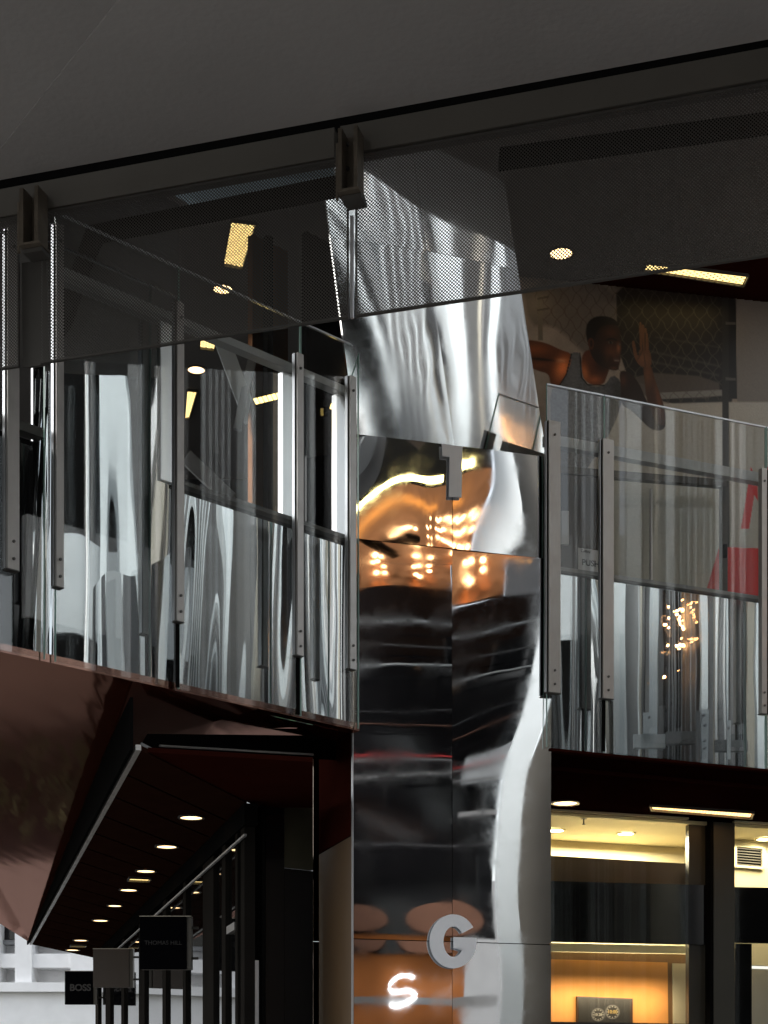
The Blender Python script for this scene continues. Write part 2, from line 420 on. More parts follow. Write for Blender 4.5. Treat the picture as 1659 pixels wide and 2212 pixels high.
# flat dark plate below the left bracket and the two steel channel brackets
pl_ = tag(poly('hanger_plate', SC, [(47, 568), (100, 561), (106, 786), (49, 794)], .045, .02, 'dark_steel'), 'plain dark steel plate hanging below the left bracket', 'plate')
def bracket(x0, x1, ya, yb, label):
    q = SC.col((x0 + x1) / 2); h0, h1 = hy(yb, SC.col(x0).y), hy(ya, SC.col(x0).y)
    t = thing('channel_bracket', label, 'bracket', (q.x, q.y, EYE + h0), 'steel channel brackets on the canopy edge')
    wbox('web', SC, x0 + 8, x1 - 4, h0 + .014, h1, -.022, .014, 'bracket', t)
    wbox('flange', SC, x0, x0 + 8, h0 + .014, h1, -.115, .107, 'bracket', t)
    wbox('flange', SC, x1 - 8, x1, h0 + .014, h1, -.115, .107, 'bracket', t)
    wbox('lip', SC, x0 - 5, x0 - 0.4, h0 + .02, h1 - .02, -.03, .018, 'bracket', t)
    wbox('end_plate', SC, x0 - 2, x1 + 3, h0, h0 + .012, -.125, .12, 'bracket', t)
    wbox('foot_plate', SC, x0 + 8, x1 + 8, h0 - .026, h0 - .003, -.09, .10, 'dark_steel', t)
    wbox('backing_bar', SC, x1 + 1, x1 + 9, h0 + .014, h1, -.03, .02, 'black', t)
    for f_ in (.12, .5, .88):
        c = SC.up(x0 + (x1 - x0) * .48, h0 + (h1 - h0) * f_, -.037)
        multi('bolt', [box_g(c, (.016, .016, .016), .8)], 'dark_steel', t)
bracket(42, 82, 436, 560, 'weathered steel channel bracket near the left edge of the picture')
bracket(730, 772, 308, 446, 'weathered steel channel bracket above the mirror tower')
tag(wbox('screen_hanger_rod', SC, 756, 762, 4.0, 4.52, .004, .02, 'trim'), 'thin bright rod between the two wide perforated screens', 'rod')

# ================================================================== upper floor: slab edges, ceiling, beams
def on_ceiling(x, y, h=HCEIL): Y = h * F / (HY - y); return P(x, y, Y)
zc = EYE + HCEIL
bz = SC.n3
cl = thing('upper_ceiling', 'dark ceiling of the upper floor behind the perforated screens', 'ceiling', (0, 12, zc)); cl['kind'] = 'structure'
del cl['category']
q0, q1 = SC.col(-600), SC.col(1900)
xsplit0, xsplit1 = on_ceiling(1130, 640), SC.col(1000)
prism('ceiling_board', [(q0.x, q0.y + .1, zc), (-.7, 8.45, zc), (-.7, 17, zc), (-6.5, 17, zc)], (0, 0, .1), 'ceil_dark', cl)
prism('ceiling_board', [(-.695, 8.45, zc), (2.75, 7.75, zc), (3.5, 12.40, zc), (1.2, 12.95, zc), (-.695, 12.95, zc)], (0, 0, .1), 'ceil_dark', cl)
prism('ceiling_board', [(-.695, 12.955, zc), (1.2, 12.955, zc), (1.35, 17, zc), (-.695, 17, zc)], (0, 0, .1), 'ceil_dark', cl)
prism('ceiling_board', [(1.21, 12.955, zc), (3.55, 12.405, zc), (4.3, 17, zc), (1.36, 17, zc)], (0, 0, .1), M['red_dark'], cl)
struct(wbox('upper_fascia', SC, -700, 1700, HCAN + .13, HCEIL, .1, .1, 'dark_steel'))
fln = struct(wbox('fascia_lining', SC, 700, 1700, HCAN + .13, HCEIL, .21, .02, 'mid_col'))  # unseen striped lining, added to lighten the crown's reflection
for k, (xa, xb, m_) in enumerate(((760, 800, 'light_col'), (830, 850, 'white_paint'), (860, 870, 'dark_col'), (900, 990, 'light_col'), (1010, 1030, 'dark_col'), (1060, 1130, 'white_paint'), (1160, 1200, 'dark_col'), (1230, 1300, 'light_col'), (1340, 1370, 'dark_col'), (1400, 1460, 'white_paint'), (1500, 1600, 'light_col'))):
    o = wbox('lining_board', SC, xa, xb, HCAN + .14, HCEIL - .01, .232, .02, m_, fln)
# dark downstand beams seen through the screens
tag(prism('downstand_beam', [P(110, 503, 9.9), P(760, 371, 9.0), P(760, 396, 9.0), P(110, 524, 9.9)], (0, .12, 0), 'black'), 'thin black downstand beam seen through the left wide screen', 'beam', 'black downstand beams behind the screens')
tag(prism('downstand_beam', [P(1080, 318, 8.9), P(1700, 235, 8.4), P(1700, 259, 8.4), P(1080, 344, 8.9)], (0, .12, 0), 'black'), 'thin black downstand beam seen through the right wide screen', 'beam', 'black downstand beams behind the screens')
tag(prism('duct_panel', [P(365, 395, 10.6), P(720, 335, 10.2), P(722, 382, 10.2), P(430, 437, 10.6)], (0, .12, 0), mat('blue_grey_sheet', (.30, .42, .50), .5)), 'blue grey metal panel behind the left wide screen', 'panel')
# back walls of the upper floor
bk = struct(prism('back_wall', [(-6.5, 17, EYE + HF - .1), (5.2, 17, EYE + HF - .1), (5.2, 17, zc), (-6.5, 17, zc)], (0, .2, 0), 'dark_col'))
struct(prism('upper_floor', [Vector((BL.up(-60, HF).x, BL.up(-60, HF).y + .25, EYE + HF - .25)), BL.up(775, HF - .25, .25), BR.up(1187, HF - .25, .25), BR.up(2000, HF - .25, .25), Vector((5.2, 17, EYE + HF - .25)), Vector((-6.5, 17, EYE + HF - .25))], (0, 0, .22), 'dark_col'))

def slab_grid(name, pl, x0, x1, h0, h1, off, m, parent, f=None, nx=28, ny=28):
    """metal sheet as a fine grid, pushed in and out by f(u, v) metres"""
    a, b = pl.col(x0, off), pl.col(x1, off); V = []; Fc = []
    for j in range(ny + 1):
        for i in range(nx + 1):
            u, v = i / nx, j / ny; q = a.lerp(b, u)
            d = f(u, v) if f else 0
            V.append(Vector((q.x, q.y, EYE + h0 + (h1 - h0) * v)) + pl.n3 * d)
    for j in range(ny):
        for i in range(nx): k = j * (nx + 1) + i; Fc.append([k, k + 1, k + nx + 2, k + nx + 1])
    o = new(name, V, Fc, m, parent, smooth=True)
    # folded edge: back sheet 25 mm behind
    bm = bmesh.new(); bm.from_mesh(o.data)
    ed = [e for e in bm.edges if e.is_boundary]
    r = bmesh.ops.extrude_edge_only(bm, edges=ed)
    for v in [g for g in r['geom'] if isinstance(g, bmesh.types.BMVert)]: v.co -= pl.n3 * .02
    for fc in bm.faces:
        if len(fc.verts) == 4 and abs(fc.normal.dot(pl.n3)) < .5: fc.smooth = False
    for e in bm.edges:
        if e in ed: e.smooth = False
    bm.to_mesh(o.data); bm.free(); o.data.set_sharp_from_angle(angle=R(40))
    return o
def waves(seed, a, kx=2.5, ky=.8, n=4):
    r = random.Random(seed); t = [(r.uniform(.3, 1) * kx, r.uniform(-1, 1) * ky, r.uniform(0, 6.28), r.uniform(.4, 1)) for _ in range(n)]
    return lambda u, v: a * sum(w_ * math.sin(6.283 * (p * u + q * v) + s) for p, q, s, w_ in t) / n

# mirror fascias
lf = thing('mirror_fascia', 'rippled polished steel cladding along the left balcony slab edge', 'cladding', BL.up(330, HB), 'polished steel balcony claddings')
HM = 5.75
slab_grid('steel_panel', BL, 71, 119, HB, HM, .16, 'mirror', lf, waves(1, .002))
slab_grid('steel_panel', BL, 119.6, 387, HB, HM, .16, 'mirror', lf, waves(2, .0026, 3, .7), 60, 40)
slab_grid('steel_panel', BL, 387.6, 541, HB, HF, .16, 'mirror', lf, waves(3, .0013, 3, .7), 40, 40)
slab_grid('steel_panel', BL, 541.6, 648, HB, HF, .16, 'mirror', lf, waves(4, .002, 2, .5))
slab_grid('steel_panel', BL, 648.6, 774, HB, HF, .16, 'mirror', lf, waves(5, .002, 2, .5))
rf = thing('mirror_fascia', 'rippled polished steel cladding along the right balcony slab edge', 'cladding', BR.up(1400, HB), 'polished steel balcony claddings')
slab_grid('steel_panel', BR, 1190, 1316, HB, HF, .14, 'mirror', rf, waves(6, .002, 2, .5))
slab_grid('steel_panel', BR, 1316.6, 1654, HB, HF, .14, 'mirror', rf, waves(7, .0016, 2.5, .5), 60, 30)
slab_grid('steel_panel', BR, 1654.6, 1900, HB, HF, .14, 'mirror', rf, waves(8, .002, 2, .5))
fl = thing('mirror_fascia', 'dark narrow cladding left of the slanting black seam at the far left', 'cladding', BL.up(30, HB), 'polished steel balcony claddings')
slab_grid('steel_panel', BL, -300, 70, HB, HF, .18, 'black_gloss', fl, waves(9, .002, 2, .5))
prism('seam_strip', [BL.at(98, 880, .1), BL.at(103, 880, .1), BL.at(72, 1391, .1), BL.at(67, 1391, .1)], -BL.n3 * .03, 'black', fl)
wbox('floor_trim', BL, 388, 775, HF + .002, HF + .03, .10, .12, 'dark_steel', lf)
wbox('floor_trim', BR, 1190, 1900, HF + .002, HF + .03, .10, .12, 'mid_col', rf)

# glass balustrades with fins
def balustrade(pl, x0, x1, label, fins=True, h0=HB - .01, top=HTOP):
    q = pl.col((x0 + x1) / 2)
    t = thing('glass_balustrade', label, 'balustrade', (q.x, q.y, EYE + h0), 'full height glass balcony panels')
    v, f = wbox_g(pl, x0 + .8, x1 - .8, h0, top - .012, 0, .012)
    new('glass_pane', v, f, 'glass', t)
    wbox('top_trim', pl, x0 + .8, x1 - .8, top - .0115, top, -.002, .016, 'trim', t)
    wbox('edge_strip', pl, x0 + .2, x0 + 1.2, h0, top, -.001, .013, 'edge', t)
    wbox('edge_strip', pl, x1 - 1.4, x1 - .4, h0, top, -.001, .013, 'edge', t)
    return t
balustrade(BL, -300, 98, 'glass balcony panel cut by the left edge of the picture', top=5.0)
balustrade(BL, 120, 387, 'tall glass balcony panel in front of the widest pale reflections, left balcony')
balustrade(BL, 387, 650, 'tall glass balcony panel between the two middle fins of the left balcony')
balustrade(BL, 650, 776, 'narrow glass balcony panel touching the mirror tower on its left')
balustrade(BR, 1181, 1306, 'narrow glass balcony panel just right of the mirror tower')
balustrade(BR, 1306, 1655, 'wide glass balcony panel in front of the runner poster and red letters')
balustrade(BR, 1656, 1950, 'glass balcony panel cut by the right edge of the picture')
# fins: brushed face with a dark gasket beside it
def fin(pl, x0, x1, h0, h1, label, tail=True, side=-1, back=None):
    q = pl.col((x0 + x1) / 2)
    t = thing('balcony_fin', label, 'fin', (q.x, q.y, EYE + h0), 'vertical metal fins of the balconies')
    wbox('face_bar', pl, x0, x1, h0, h1, -.05, .046, 'aluminium', t)
    for hh in (h0 + .06, h0 + .16, h1 - .10):
        c_ = pl.up((x0 + x1) / 2, hh, -.0505); multi('bolt', [tube_g([c_, c_ + pl.n3 * .007], .009, 8)], 'dark_steel', t)
    g0, g1 = (x0 - 5, x0 - .4) if side < 0 else (x1 + .4, x1 + 5)
    wbox('gasket', pl, g0, g1, h0 + .004, h1, -.03, .026, 'black', t)
    wbox('bright_bead', pl, (x0 - 6.6 if side < 0 else x1 + 5.2), (x0 - 5.2 if side < 0 else x1 + 6.6), h0 + .004, h1, -.03, .026, 'trim', t)
    wbox('end_cap', pl, x0 - 1, x1 + .6, h0 - .007, h0 - .001, -.053, .052, 'dark_steel', t)
    if tail: wbox('joint', pl, x0 - 1.5, x0 + 5, HB - .005, h0 - .008, -.012, .012, 'black', t)
    if back:
        b0, b1 = back
        wbox('post', pl, b0, b1, HF + .01, HRAIL - .055, .14, .05, 'satin', t)
    return t
fin(BL, 17, 42, 3.05, 5.0, 'vertical metal fin with a bright edge, nearest the left edge of the picture', tail=False)
fin(BL, 122, 138, 3.02, 5.15, 'vertical olive tinted fin at the left end of the tall left balcony', tail=False)
fin(BL, 383, 398, 3.0, HRAIL, 'vertical fin crossing the pale reflections mid way along the left balcony', back=(347, 381))
fin(BL, 643, 656, 2.98, HRAIL, 'vertical fin in front of the copper panel on the left balcony', back=(611, 641))
fin(BL, 757, 770, 2.98, HRAIL, 'vertical fin touching the mirror tower on its left side', back=(727, 752), tail=False)
fin(BR, 1186, 1211, 2.98, 4.96, 'vertical fin touching the mirror tower on its right side', tail=False)
fin(BR, 1303, 1326, 2.98, 4.90, 'vertical fin between the narrow and the wide panel of the right balcony')
fin(BR, 1646, 1657, 3.0, 4.90, 'vertical fin nearest the right edge of the picture', tail=False, side=1)
# handrails
def rail(pl, x0, x1, h, label, m='grey_rail', off=.10, th=.075, hh=.055):
    return tag(wbox('handrail', pl, x0, x1, h - hh, h, off, th, m), label, 'handrail', 'flat metal handrails behind the glass')
rail(BL, 122, 772, HRAIL, 'pale grey flat handrail running the length of the left balcony', hh=.05)
rail(BR, 1182, 1652, 4.93, 'pale grey flat handrail running in front of the runner poster', hh=.075)
rail(BL, -300, 97, 3.99, 'dark short handrail at the far left', 'dark_steel')

# what stands behind the left balcony
tag(wbox('copper_wall', BL, 545, 622, HF, 6.2, .75, .05, M['copper']), 'tall rippled copper coloured wall panel behind the left balcony glass', 'panel')
tag(wbox('black_wall', BL, 662, 760, HF, 6.2, .45, .05, 'black_gloss'), 'tall black glass panel left of the mirror tower', 'panel')
tag(wbox('dark_mullion', BL, 578, 590, HF, 6.2, .68, .05, 'black'), 'black vertical bar in front of the copper panel', 'bar')

def shard(pa, pb, r, label, m_='light_col'):  # pale bars standing in for white beams reflected in the glass
    d_ = (pb - pa).normalized(); n_ = d_.cross(Vector((0, 1, 0))).normalized() * r
    tag(prism('diagonal_strut', [pa - n_, pb - n_, pb + n_, pa + n_], (0, .05, 0), m_), label, 'strut', 'diagonal struts behind the left balcony')
shard(P(480, 735, 11.3), P(543, 905, 11.5), .055, 'wide pale diagonal strut leaning right behind the left balcony glass')
shard(P(548, 755, 11.42), P(512, 925, 11.42), .028, 'thin grey diagonal strut crossing the wide pale one', 'mid_col')
shard(P(402, 985, 11.1), P(500, 1078, 11.3), .05, 'low grey diagonal strut just above the left balcony floor', 'mid_col')
def glow_bar(pa, pb, r, label):  # glowing bars added for lamps reflected in the balcony glass
    d_ = (pb - pa).normalized(); n_ = d_.cross(Vector((0, 1, 0))).normalized() * r
    t = thing('strip_lamp', label, 'lamp', (pa + pb) / 2, 'thin yellow strip lamps behind the left balcony')
    prism('lamp_housing', [pa - n_ * 1.3 + Vector((0, .021, 0)), pb - n_ * 1.3 + Vector((0, .021, 0)), pb + n_ * 1.6 + Vector((0, .021, 0)), pa + n_ * 1.6 + Vector((0, .021, 0))], (0, .03, 0), 'black', t)
    L = (pb - pa).length; n = max(3, int(L / .035))
    for k in range(n):
        a, b = pa.lerp(pb, k / n), pa.lerp(pb, (k + .78) / n)
        prism('lamp_cell', [a - n_, b - n_, b + n_, a + n_], (0, .02, 0), M['strip_glow'], t)
glow_bar(P(550, 866, 11.18), P(608, 852, 11.28), .018, 'yellow strip lamp before the copper wall, left of the white post')
glow_bar(P(660, 846, 11.45), P(682, 838, 11.5), .02, 'short yellow strip lamp before the black glass wall')
glow_bar(P(714, 876, 11.5), P(726, 880, 11.5), .016, 'tiny yellow strip lamp right of the black glass wall')
# lamps of the upper floor
def louvre_lamp(pts, label, m_='warm_soft', group='louvred strip lamps of the upper ceiling'):
    """recessed lamp: glowing tray behind a metal louvre; pts four corners on the ceiling"""
    c = sum(pts, Vector()) / 4
    t = thing('louvre_lamp', label, 'ceiling lamp', c, group)
    a, b, d = pts[0], pts[1], pts[3]
    prism('lamp_tray', [p + (p - c) * -.02 - Vector((0, 0, .006)) for p in pts], (0, 0, .004), m_, t)
    L, H = (b - a).length, (d - a).length
    new('louvre', [p - Vector((0, 0, .022)) for p in pts], [[0, 1, 2, 3]], 'grid', t, uv=[(0, 0), (L, 0), (L, H), (0, H)])
    fr = []
    for i in range(4):
        p, q = pts[i], pts[(i + 1) % 4]; o_ = ((p + q) / 2 - c).normalized() * .012
        fr.append(prism_g([p + Vector((0, 0, -.026)), q + Vector((0, 0, -.026)), q + o_ + Vector((0, 0, -.026)), p + o_ + Vector((0, 0, -.026))], (0, 0, .024)))
    multi('frame', fr, 'dark_steel', t)
    return t
oc = on_ceiling
louvre_lamp([oc(500, 474), oc(552, 480), oc(523, 576), oc(483, 568)], 'yellow louvred lamp glowing through the left wide screen')
louvre_lamp([oc(435, 713), oc(470, 716), oc(462, 752), oc(432, 748)], 'small yellow louvred lamp at the hem of the left wide screen')
louvre_lamp([oc(405, 840), oc(425, 842), oc(408, 900), oc(400, 902)], 'small yellow louvred lamp behind the second left balcony panel')
louvre_lamp([oc(1398, 565), oc(1616, 592), oc(1606, 613), oc(1392, 580)], 'long bright louvred lamp above the runner poster')
def downlight(x, y, r, label, h=HCEIL, m_='warm', cat='downlight', group='round downlights of the upper ceiling', ringm='dark_steel'):
    c = on_ceiling(x, y, h)
    t = thing('downlight', label, cat, c, group)
    multi('lens', [disc_g(c - Vector((0, 0, .008)), r, .004)], m_, t)
    ring = []
    n = 20
    for k in range(n):
        a0, a1 = 2 * math.pi * k / n, 2 * math.pi * (k + 1) / n
        ring.append(prism_g([c + Vector((q * math.cos(a), q * math.sin(a), -.014)) for q, a in ((r, a0), (r + .02, a0), (r + .02, a1), (r, a1))], (0, 0, .012)))
    multi('trim_ring', ring, ringm, t)
    return t
downlight(481, 622, .075, 'round lamp half hidden by the slanting glass edge behind the left screen')
downlight(424, 797, .075, 'round lamp glowing behind the second left balcony panel')
downlight(1212, 545, .085, 'round lamp glowing through the right wide screen')

# ================================================================== mirror clad tower
tw = thing('mirror_tower', 'tower clad in warped polished steel panels, carrying the floor letters 1 and G', 'tower', TW.up(977, -EYE))
HA, HB2, HC = 4.73, 3.98, 1.145
def gs(u, v, cu, cv, su, sv): return math.exp(-((u - cu) / su) ** 2 - ((v - cv) / sv) ** 2)
# each sheet is sprung a little differently
def sheet_top_left(u, v): return -.022 * v * (1 - u) ** 2 + .0035 * gs(u, v, .45, .35, .55, .6) + .003 * gs(u, v, .75, .1, .18, .35) - .002 * math.sin(5 * u + 2 * v)
def sheet_top_right(u, v): return .006 * gs(u, v, .1, .3, .5, .6) - .003 * math.sin(3 * u + 3 * v)
def sheet_mid_left(u, v): return .0012 * math.sin(6.283 * v * 1.3 + .5) + .0003 * math.sin(6.283 * v * 4.2 + u) + .003 * gs(u, v, .4, .93, .7, .09)
def sheet_mid_right(u, v):
    s = 1 / (1 + math.exp(-(v - .55) * 7))
    return (u - .45) * (.030 * s) + .003 * math.sin(6.283 * v * .9 + 2.6) * (u - .4) + .0003 * math.sin(6.283 * v * 3 + 2 * u)
def sheet_low_left(u, v): return .003 * math.sin(6.283 * v * 1.5) + .002 * math.sin(5 * u)
def sheet_low_right(u, v): return .004 * math.sin(6.283 * v * 1.2 + 1) * (u - .5)
mt = M['mirror_tower']
slab_grid('steel_panel', TW, 764, 976.4, HB2 + .003, HA, 0, mt, tw, sheet_top_left, 40, 40)
slab_grid('steel_panel', TW, 977.6, 1190, HB2 + .003, HA, 0, mt, tw, sheet_top_right, 40, 40)
slab_grid('steel_panel', TW, 764, 976.4, HC + .003, HB2 - .003, 0, mt, tw, sheet_mid_left, 40, 80)
slab_grid('steel_panel', TW, 977.6, 1190, HC + .003, HB2 - .003, 0, mt, tw, sheet_mid_right, 40, 80)
slab_grid('steel_panel', TW, 764, 976.4, -EYE + .05, HC - .003, 0, mt, tw, sheet_low_left, 40, 60)
slab_grid('steel_panel', TW, 977.6, 1190, -EYE + .05, HC - .003, 0, mt, tw, sheet_low_right, 40, 60)
wbox('backing', TW, 766, 1188, -EYE, HA - .01, .03, .98, 'black', tw)
wbox('side_panel', TW, 764.2, 765.8, 1.9, 2.7, .04, .98, 'red_dark', tw)  # side boards added to colour the bronze mirror's reflection
wbox('side_panel', TW, 764.2, 765.8, -EYE, 1.89, .04, .98, mat('tan_side_panel', (.075, .042, .016), .5), tw)
wbox('corner_trim', TW, 762, 763.4, -EYE, HA - .01, -.002, .04, 'trim', tw)

# canted crown of the tower: leans out over the street
cr = thing('canted_crown', 'bright polished steel crown leaning out above the floor number 1', 'cladding', P(977, 960, 11.5))
c00, c10, c01, c11 = P(768, 937, 11.325), P(1181, 989, 12.2), P(690, 326, 10.55), P(1070, 266, 11.35)
def crown_pt(u, v): return (c00 * (1 - u) + c10 * u) * (1 - v) + (c01 * (1 - u) + c11 * u) * v
cn_n = (c10 - c00).cross(c01 - c00).normalized()
if cn_n.y > 0: cn_n = -cn_n
def crown_panel(u0, u1, v0, v1, f, nx=36, ny=36):
    V, Fc = [], []
    def us(u, v): return u
    for j in range(ny + 1):
        for i in range(nx + 1):
            a, b = i / nx, j / ny
            v = (v0[0] * (1 - a) + v0[1] * a) * (1 - b) + (v1[0] * (1 - a) + v1[1] * a) * b
            u = u0 + (u1 - u0) * a
            V.append(crown_pt(u, v) + cn_n * f(a, b))
    for j in range(ny):
        for i in range(nx): k = j * (nx + 1) + i; Fc.append([k, k + 1, k + nx + 2, k + nx + 1])
    n0 = len(V); V += [crown_pt(u0 + (u1 - u0) * a, (v0[0] * (1 - a) + v0[1] * a) * (1 - b) + (v1[0] * (1 - a) + v1[1] * a) * b) - cn_n * .02 for a, b in ((0, 0), (1, 0), (1, 1), (0, 1))]
    Fc += [[n0 + 3, n0 + 2, n0 + 1, n0]]
    cs = [0, nx, (ny + 1) * (nx + 1) - 1, ny * (nx + 1)]
    rows = [list(range(0, nx + 1)), [nx + j * (nx + 1) for j in range(ny + 1)], list(range(cs[2], cs[3] - 1, -1)), [cs[3] - j * (nx + 1) for j in range(ny + 1)]]
    for k, rw in enumerate(rows): Fc.append(rw[::-1] + [n0 + k, n0 + (k + 1) % 4])
    o = new('steel_panel', V, Fc, 'mirror_fin', cr)
    for p in o.data.polygons[:nx * ny]: p.use_smooth = True
    o.data.set_sharp_from_angle(angle=R(40))
crown_panel(0, .4997, (0, 0), (.7065, .6465), waves(21, .0014, 1.3, .8))
crown_panel(.5003, 1, (0, 0), (.6465, .5765), waves(22, .0014, 1.3, .8))
crown_panel(0, .4997, (.7075, .6475), (1, 1), waves(23, .003, 1.3, .8))
crown_panel(.5003, 1, (.6475, .5775), (1, 1), waves(24, .003, 1.3, .8))

# floor letters stand 25 mm off the tower
one = [(955, 958), (999, 964.5), (997.2, 1074), (970, 1073), (971.6, 986.5), (956, 984.5)]
o = poly('floor_number_one', TW, one, -.035, .012, 'letter'); tag(o, 'white cut out floor number 1 under the bright crown', 'sign', 'white floor letters on the mirror tower')
G = []
def gp(u, v): return (884.8 + u * .128, 1928.9 + v * .128)
for k in range(41):
    a = R(31 + (367 - 31) * k / 40); G.append(gp(737 + 394 * math.cos(a), 816 - 456 * math.sin(a)))
G += [gp(1132, 760), gp(745, 742), gp(745, 932), gp(905, 940)]
for k in range(31):
    a = R(333 - (333 - 33) * k / 30); G.append(gp(745 + 173 * math.cos(a), 822 - 257 * math.sin(a)))
o = poly('floor_letter_g', TW, G, -.035, .012, 'letter'); tag(o, 'white cut out floor letter G low on the tower', 'sign', 'white floor letters on the mirror tower')

# narrow bronze mirrors left of the tower foot
BZ = Plane(677, 12.4, 765, 12.49)
bz_ = thing('bronze_cladding', 'narrow bronze mirror cladding between the shopfront and the mirror tower', 'cladding', BZ.up(720, -EYE))
slab_grid('bronze_panel', BZ, 677, 768, 1.235, 2.9, 0, 'bronze_mirror', bz_, lambda u, v: .003 * math.sin(9 * v), 20, 40)
slab_grid('bronze_panel', BZ, 677, 768, -EYE, 1.230, 0, 'bronze_mirror', bz_, lambda u, v: .001 * math.sin(4 * v), 20, 20)

# ================================================================== poster wall
W = Plane(1140, 12.8, 1659, 13.2)
pw = struct(wbox('upper_wall', W, 1060, 2000, HF, HCEIL, .03, .2, 'plaster_dim'))

def paint_poster(x0, x1, y0, y1, st=1.8):
    xs = np.arange(x0, x1 + .1, st); ys = np.arange(y0, y1 + .1, st)
    X, Y = np.meshgrid(xs, ys); U = (X - 1106) / .3334; V = (Y - 575.1) / .3334
    rng = np.random.RandomState(3)
    C = np.zeros(X.shape + (3,))
    def ss(d, w_): return np.clip(.5 - d / w_, 0, 1)
    def poly_d(pts):
        pts = np.array(pts, float); d = np.full(U.shape, 1e9); ins = np.zeros(U.shape, bool); n = len(pts)
        for i in range(n):
            a, b = pts[i], pts[(i + 1) % n]; ab = b - a; L = (ab ** 2).sum() + 1e-9
            t = np.clip(((U - a[0]) * ab[0] + (V - a[1]) * ab[1]) / L, 0, 1)
            d = np.minimum(d, np.hypot(U - a[0] - t * ab[0], V - a[1] - t * ab[1]))
            c = ((a[1] > V) != (b[1] > V)) & (U < (b[0] - a[0]) * (V - a[1]) / (b[1] - a[1] + 1e-9) + a[0]); ins ^= c
        return np.where(ins, -d, d)
    def smooth(pts, k=2):
        for _ in range(k):
            q = []
            for i in range(len(pts)):
                a, b = pts[i], pts[(i + 1) % len(pts)]
                q += [(a[0] * .75 + b[0] * .25, a[1] * .75 + b[1] * .25), (a[0] * .25 + b[0] * .75, a[1] * .25 + b[1] * .75)]
            pts = q
        return pts
    def fill(pts, col, w_=6, k=2, al=1):
        m_ = ss(poly_d(smooth(pts, k)), w_) * al
        C[:] = C * (1 - m_[..., None]) + np.array(col) * m_[..., None]; return m_
    def glow(cx, cy, rx, ry, col, al, mask=None, ang=0):
        ca, sa = math.cos(ang), math.sin(ang); a = (U - cx) * ca + (V - cy) * sa; b = -(U - cx) * sa + (V - cy) * ca
        m_ = np.exp(-(a / rx) ** 2 - (b / ry) ** 2) * al
        if mask is not None: m_ = m_ * mask
        C[:] = C * (1 - m_[..., None]) + np.array(col) * m_[..., None]
    def noise(s, seed):
        r = np.random.RandomState(seed); h_, w_ = U.shape; g = r.rand(h_ // s + 3, w_ // s + 3)
        yy = np.arange(h_)[:, None] / s; xx = np.arange(w_)[None] / s; y0_, x0_ = yy.astype(int), xx.astype(int); fy, fx = yy - y0_, xx - x0_
        fy, fx = fy * fy * (3 - 2 * fy), fx * fx * (3 - 2 * fx)
        return (g[y0_, x0_] * (1 - fx) + g[y0_, x0_ + 1] * fx) * (1 - fy) + (g[y0_ + 1, x0_] * (1 - fx) + g[y0_ + 1, x0_ + 1] * fx) * fy
    # background: sunlit concrete left, dark yard behind the fence, pale wall right
    C[:] = (.30, .26, .22)
    n1 = noise(24, 1); n2 = noise(7, 2)
    C *= (.75 + .35 * n1 + .15 * n2)[..., None]
    # shadow cast on the concrete
    fill([(60, 90), (700, 60), (680, 700), (600, 640), (460, 560), (380, 470), (250, 380), (110, 390)], (.13, .115, .10), 30, 1, .75)
    fill([(670, 0), (1450, 0), (1452, 880), (1340, 900), (990, 900), (940, 800), (690, 700)], (.016, .013, .011), 8, 1)
    fill([(620, 20), (1400, 20), (1300, 300), (640, 230)], (.05, .034, .018), 120, 1, .6)
    for a, b, w_ in (((930, 455), (1340, 520), 9), ((900, 545), (1340, 640), 14), ((900, 610), (1340, 700), 14)):
        fill([(a[0], a[1]), (b[0], b[1]), (b[0], b[1] + w_), (a[0], a[1] + w_)], (.09, .08, .07), 14, 0, .7)
    fill([(780, 680), (1340, 720), (1350, 860), (1000, 850), (820, 840)], (.12, .10, .085), 12, 1, .9)
    fill([(940, 820), (1360, 800), (1362, 840), (960, 862)], (.24, .23, .21), 6, 0)
    fill([(1450, -60), (1800, -60), (1800, 1000), (1460, 880)], (.21, .19, .17), 5, 0)
    fill([(640, 900), (1350, 880), (1800, 880), (1800, 2200), (250, 2200), (300, 1300)], (.40, .38, .34), 10, 0, .95)
    # wire fence, drawn as crossing bent wires
    per = 84.0; a_ = (U * 1.0 + V * .72 + 6 * np.sin(V / 13)) % per; b_ = (U * 1.0 - V * .72 + 6 * np.sin(V / 13 + 2)) % per
    wire = np.maximum(ss(np.abs(a_ - per / 2) - 3.0, 4), ss(np.abs(b_ - per / 2) - 3.0, 4))
    zone = ss(poly_d([(110, -20), (1360, -20), (1360, 870), (1000, 890), (560, 620), (170, 330)]), 6)
    m_ = wire * zone; tone = np.where(U < 680, 0, 1)[..., None] * np.array((.12, .105, .085)) + np.where(U < 680, 1, 0)[..., None] * np.array((.10, .07, .045))
    C[:] = C * (1 - m_[..., None] * .75) + tone * m_[..., None] * .75
    # fence poles
    fill([(165, 120), (195, 120), (200, 480), (170, 480)], (.17, .15, .12), 5, 0)
    for y_ in (205, 280): fill([(165, y_), (240, y_ - 14), (240, y_ - 2), (165, y_ + 12)], (.09, .08, .06), 3, 0)
    fill([(1362, 170), (1402, 170), (1412, 2200), (1365, 2200)], (.035, .032, .028), 4, 0)
    fill([(1412, 180), (1450, 180), (1458, 860), (1425, 860)], (.012, .011, .010), 4, 0)
    for y_ in (360, 720): fill([(1385, y_), (1450, y_ + 4), (1450, y_ + 20), (1385, y_ + 18)], (.12, .11, .10), 3, 0)
    # runner: rear arm
    skin, lit, dk = (.13, .048, .018), (.75, .28, .10), (.018, .008, .005)
